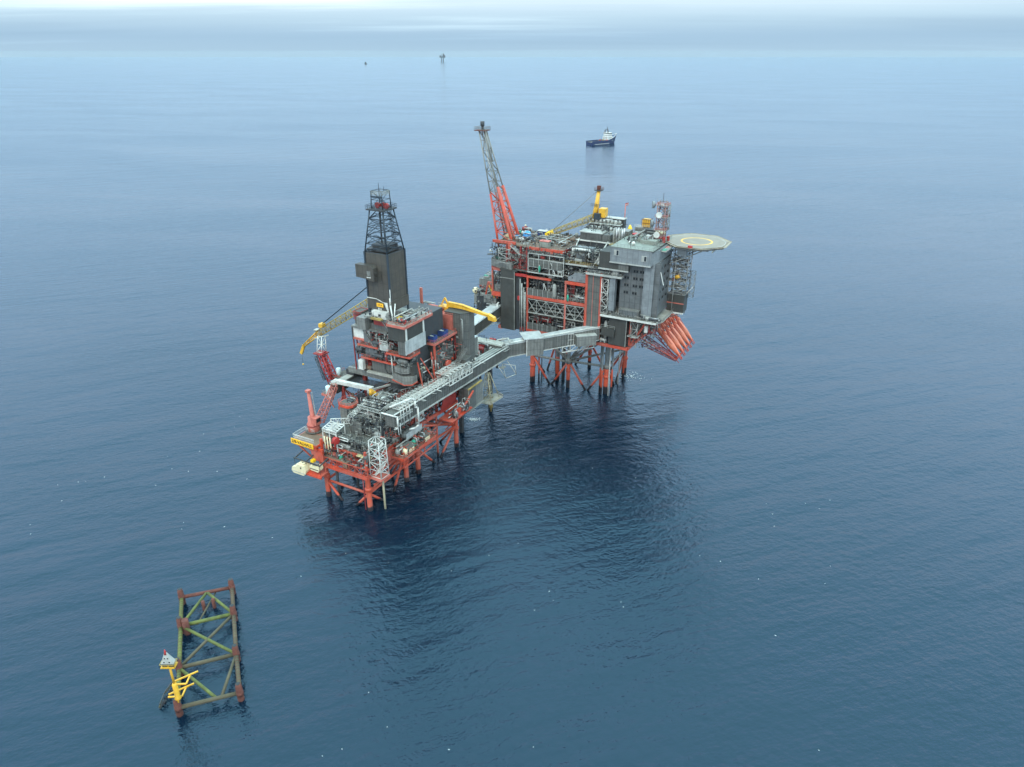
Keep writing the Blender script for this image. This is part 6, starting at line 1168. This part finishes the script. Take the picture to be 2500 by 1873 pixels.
# =================================================================== gulls
def gull():
    t = thing('seabird', 'small white gull low over the open blue water', 'bird', WLD, (0, 0, 0), 'white gulls scattered over the sea')
    part(t, 'body', M().lathe((-.32, 0, 0), (.34, 0, .02), [(0, .02), (.15, .06), (.45, .12), (.75, .1), (.88, .075), (1, .01)], 8), hullw)
    m = M()
    for s in (-1, 1): m.add([(.1, s * .06, .04), (-.12, s * .06, .04), (-.1, s * .42, .16), (.1, s * .42, .17)], [(0, 1, 2, 3)]).add([(.1, s * .42, .17), (-.1, s * .42, .16), (-.2, s * .86, .08)], [(0, 1, 2)])
    part(t, 'wings', m, hullw); part(t, 'tail', M().add([(-.28, 0, .02), (-.5, -.1, .02), (-.5, .1, .02)], [(0, 1, 2)]), hullw); part(t, 'beak', M().tube((.33, 0, .02), (.42, 0, 0), .025, 5, .008), yellow)
    return t
def sea_at(px, py, h):     # where the sight line of a photographed gull meets height h over the sea
    p_ = R(25.0); a = (px - 1250) / 1736; b = -(py - 936.5) / 1736
    dy = math.cos(p_) + b * math.sin(p_); dz = -math.sin(p_) + b * math.cos(p_); t = (h - 150) / dz; return (a * t, dy * t, h)
birds = [(665, 1313), (735, 1407), (844, 1351), (949, 1373), (1102, 1394), (1265, 1327), (1194, 1356), (900, 1691), (945, 1775), (1341, 1444), (1351, 1466), (1305, 1490), (1516, 1470), (1522, 1482), (1708, 1357), (1759, 1371), (1623, 1267), (1446, 1143), (1552, 1167), (1871, 1230), (1886, 1255), (1890, 1285), (1966, 1229), (2000, 1242), (2026, 1221), (1852, 1414), (2014, 1425), (2027, 1382), (1893, 1552), (1302, 1824), (1096, 1830), (1999, 1832), (835, 1829), (787, 1846), (448, 1276), (444, 1292), (548, 1286), (409, 1114), (420, 1145), (460, 1151), (487, 1102), (603, 1170), (380, 1185), (255, 1165), (74, 1281), (75, 1304), (151, 1223), (141, 1184), (191, 1177), (209, 1175), (530, 1151), (586, 1018), (572, 1043), (633, 1053), (497, 1060)]
b0 = gull(); r = random.Random(11)
for i, (x, y) in enumerate(birds):
    o = b0 if i == 0 else dup(b0, (0, 0, 0)); o.location = sea_at(x, y, r.uniform(.3, 6)); o.rotation_euler = (r.uniform(-.3, .3), 0, r.uniform(0, 6.283)); k = r.uniform(.22, .44); o.scale = (k, k, k)
# =================================================================== haze over everything
hz = bpy.data.objects.new('haze', mesh('haze', M().box(-25500, 25500, -3000, 25500, -9, 156), mat('haze_tmp', (.5, .5, .5)))); COL.objects.link(hz); hz['kind'] = 'stuff'; hz['label'] = 'pale blue sea haze filling the air to the horizon'; hz['category'] = 'haze'
hm = bpy.data.materials.new('haze_air'); hm.use_nodes = True; t = hm.node_tree; t.nodes.clear(); pv = t.nodes.new('ShaderNodeVolumePrincipled'); pv.inputs['Color'].default_value = (.53, .58, .61, 1); pv.inputs['Density'].default_value = 2.2e-5; pv.inputs['Anisotropy'].default_value = .0
ho = t.nodes.new('ShaderNodeOutputMaterial'); t.links.new(pv.outputs[0], ho.inputs['Volume']); hz.data.materials.clear(); hz.data.materials.append(hm)
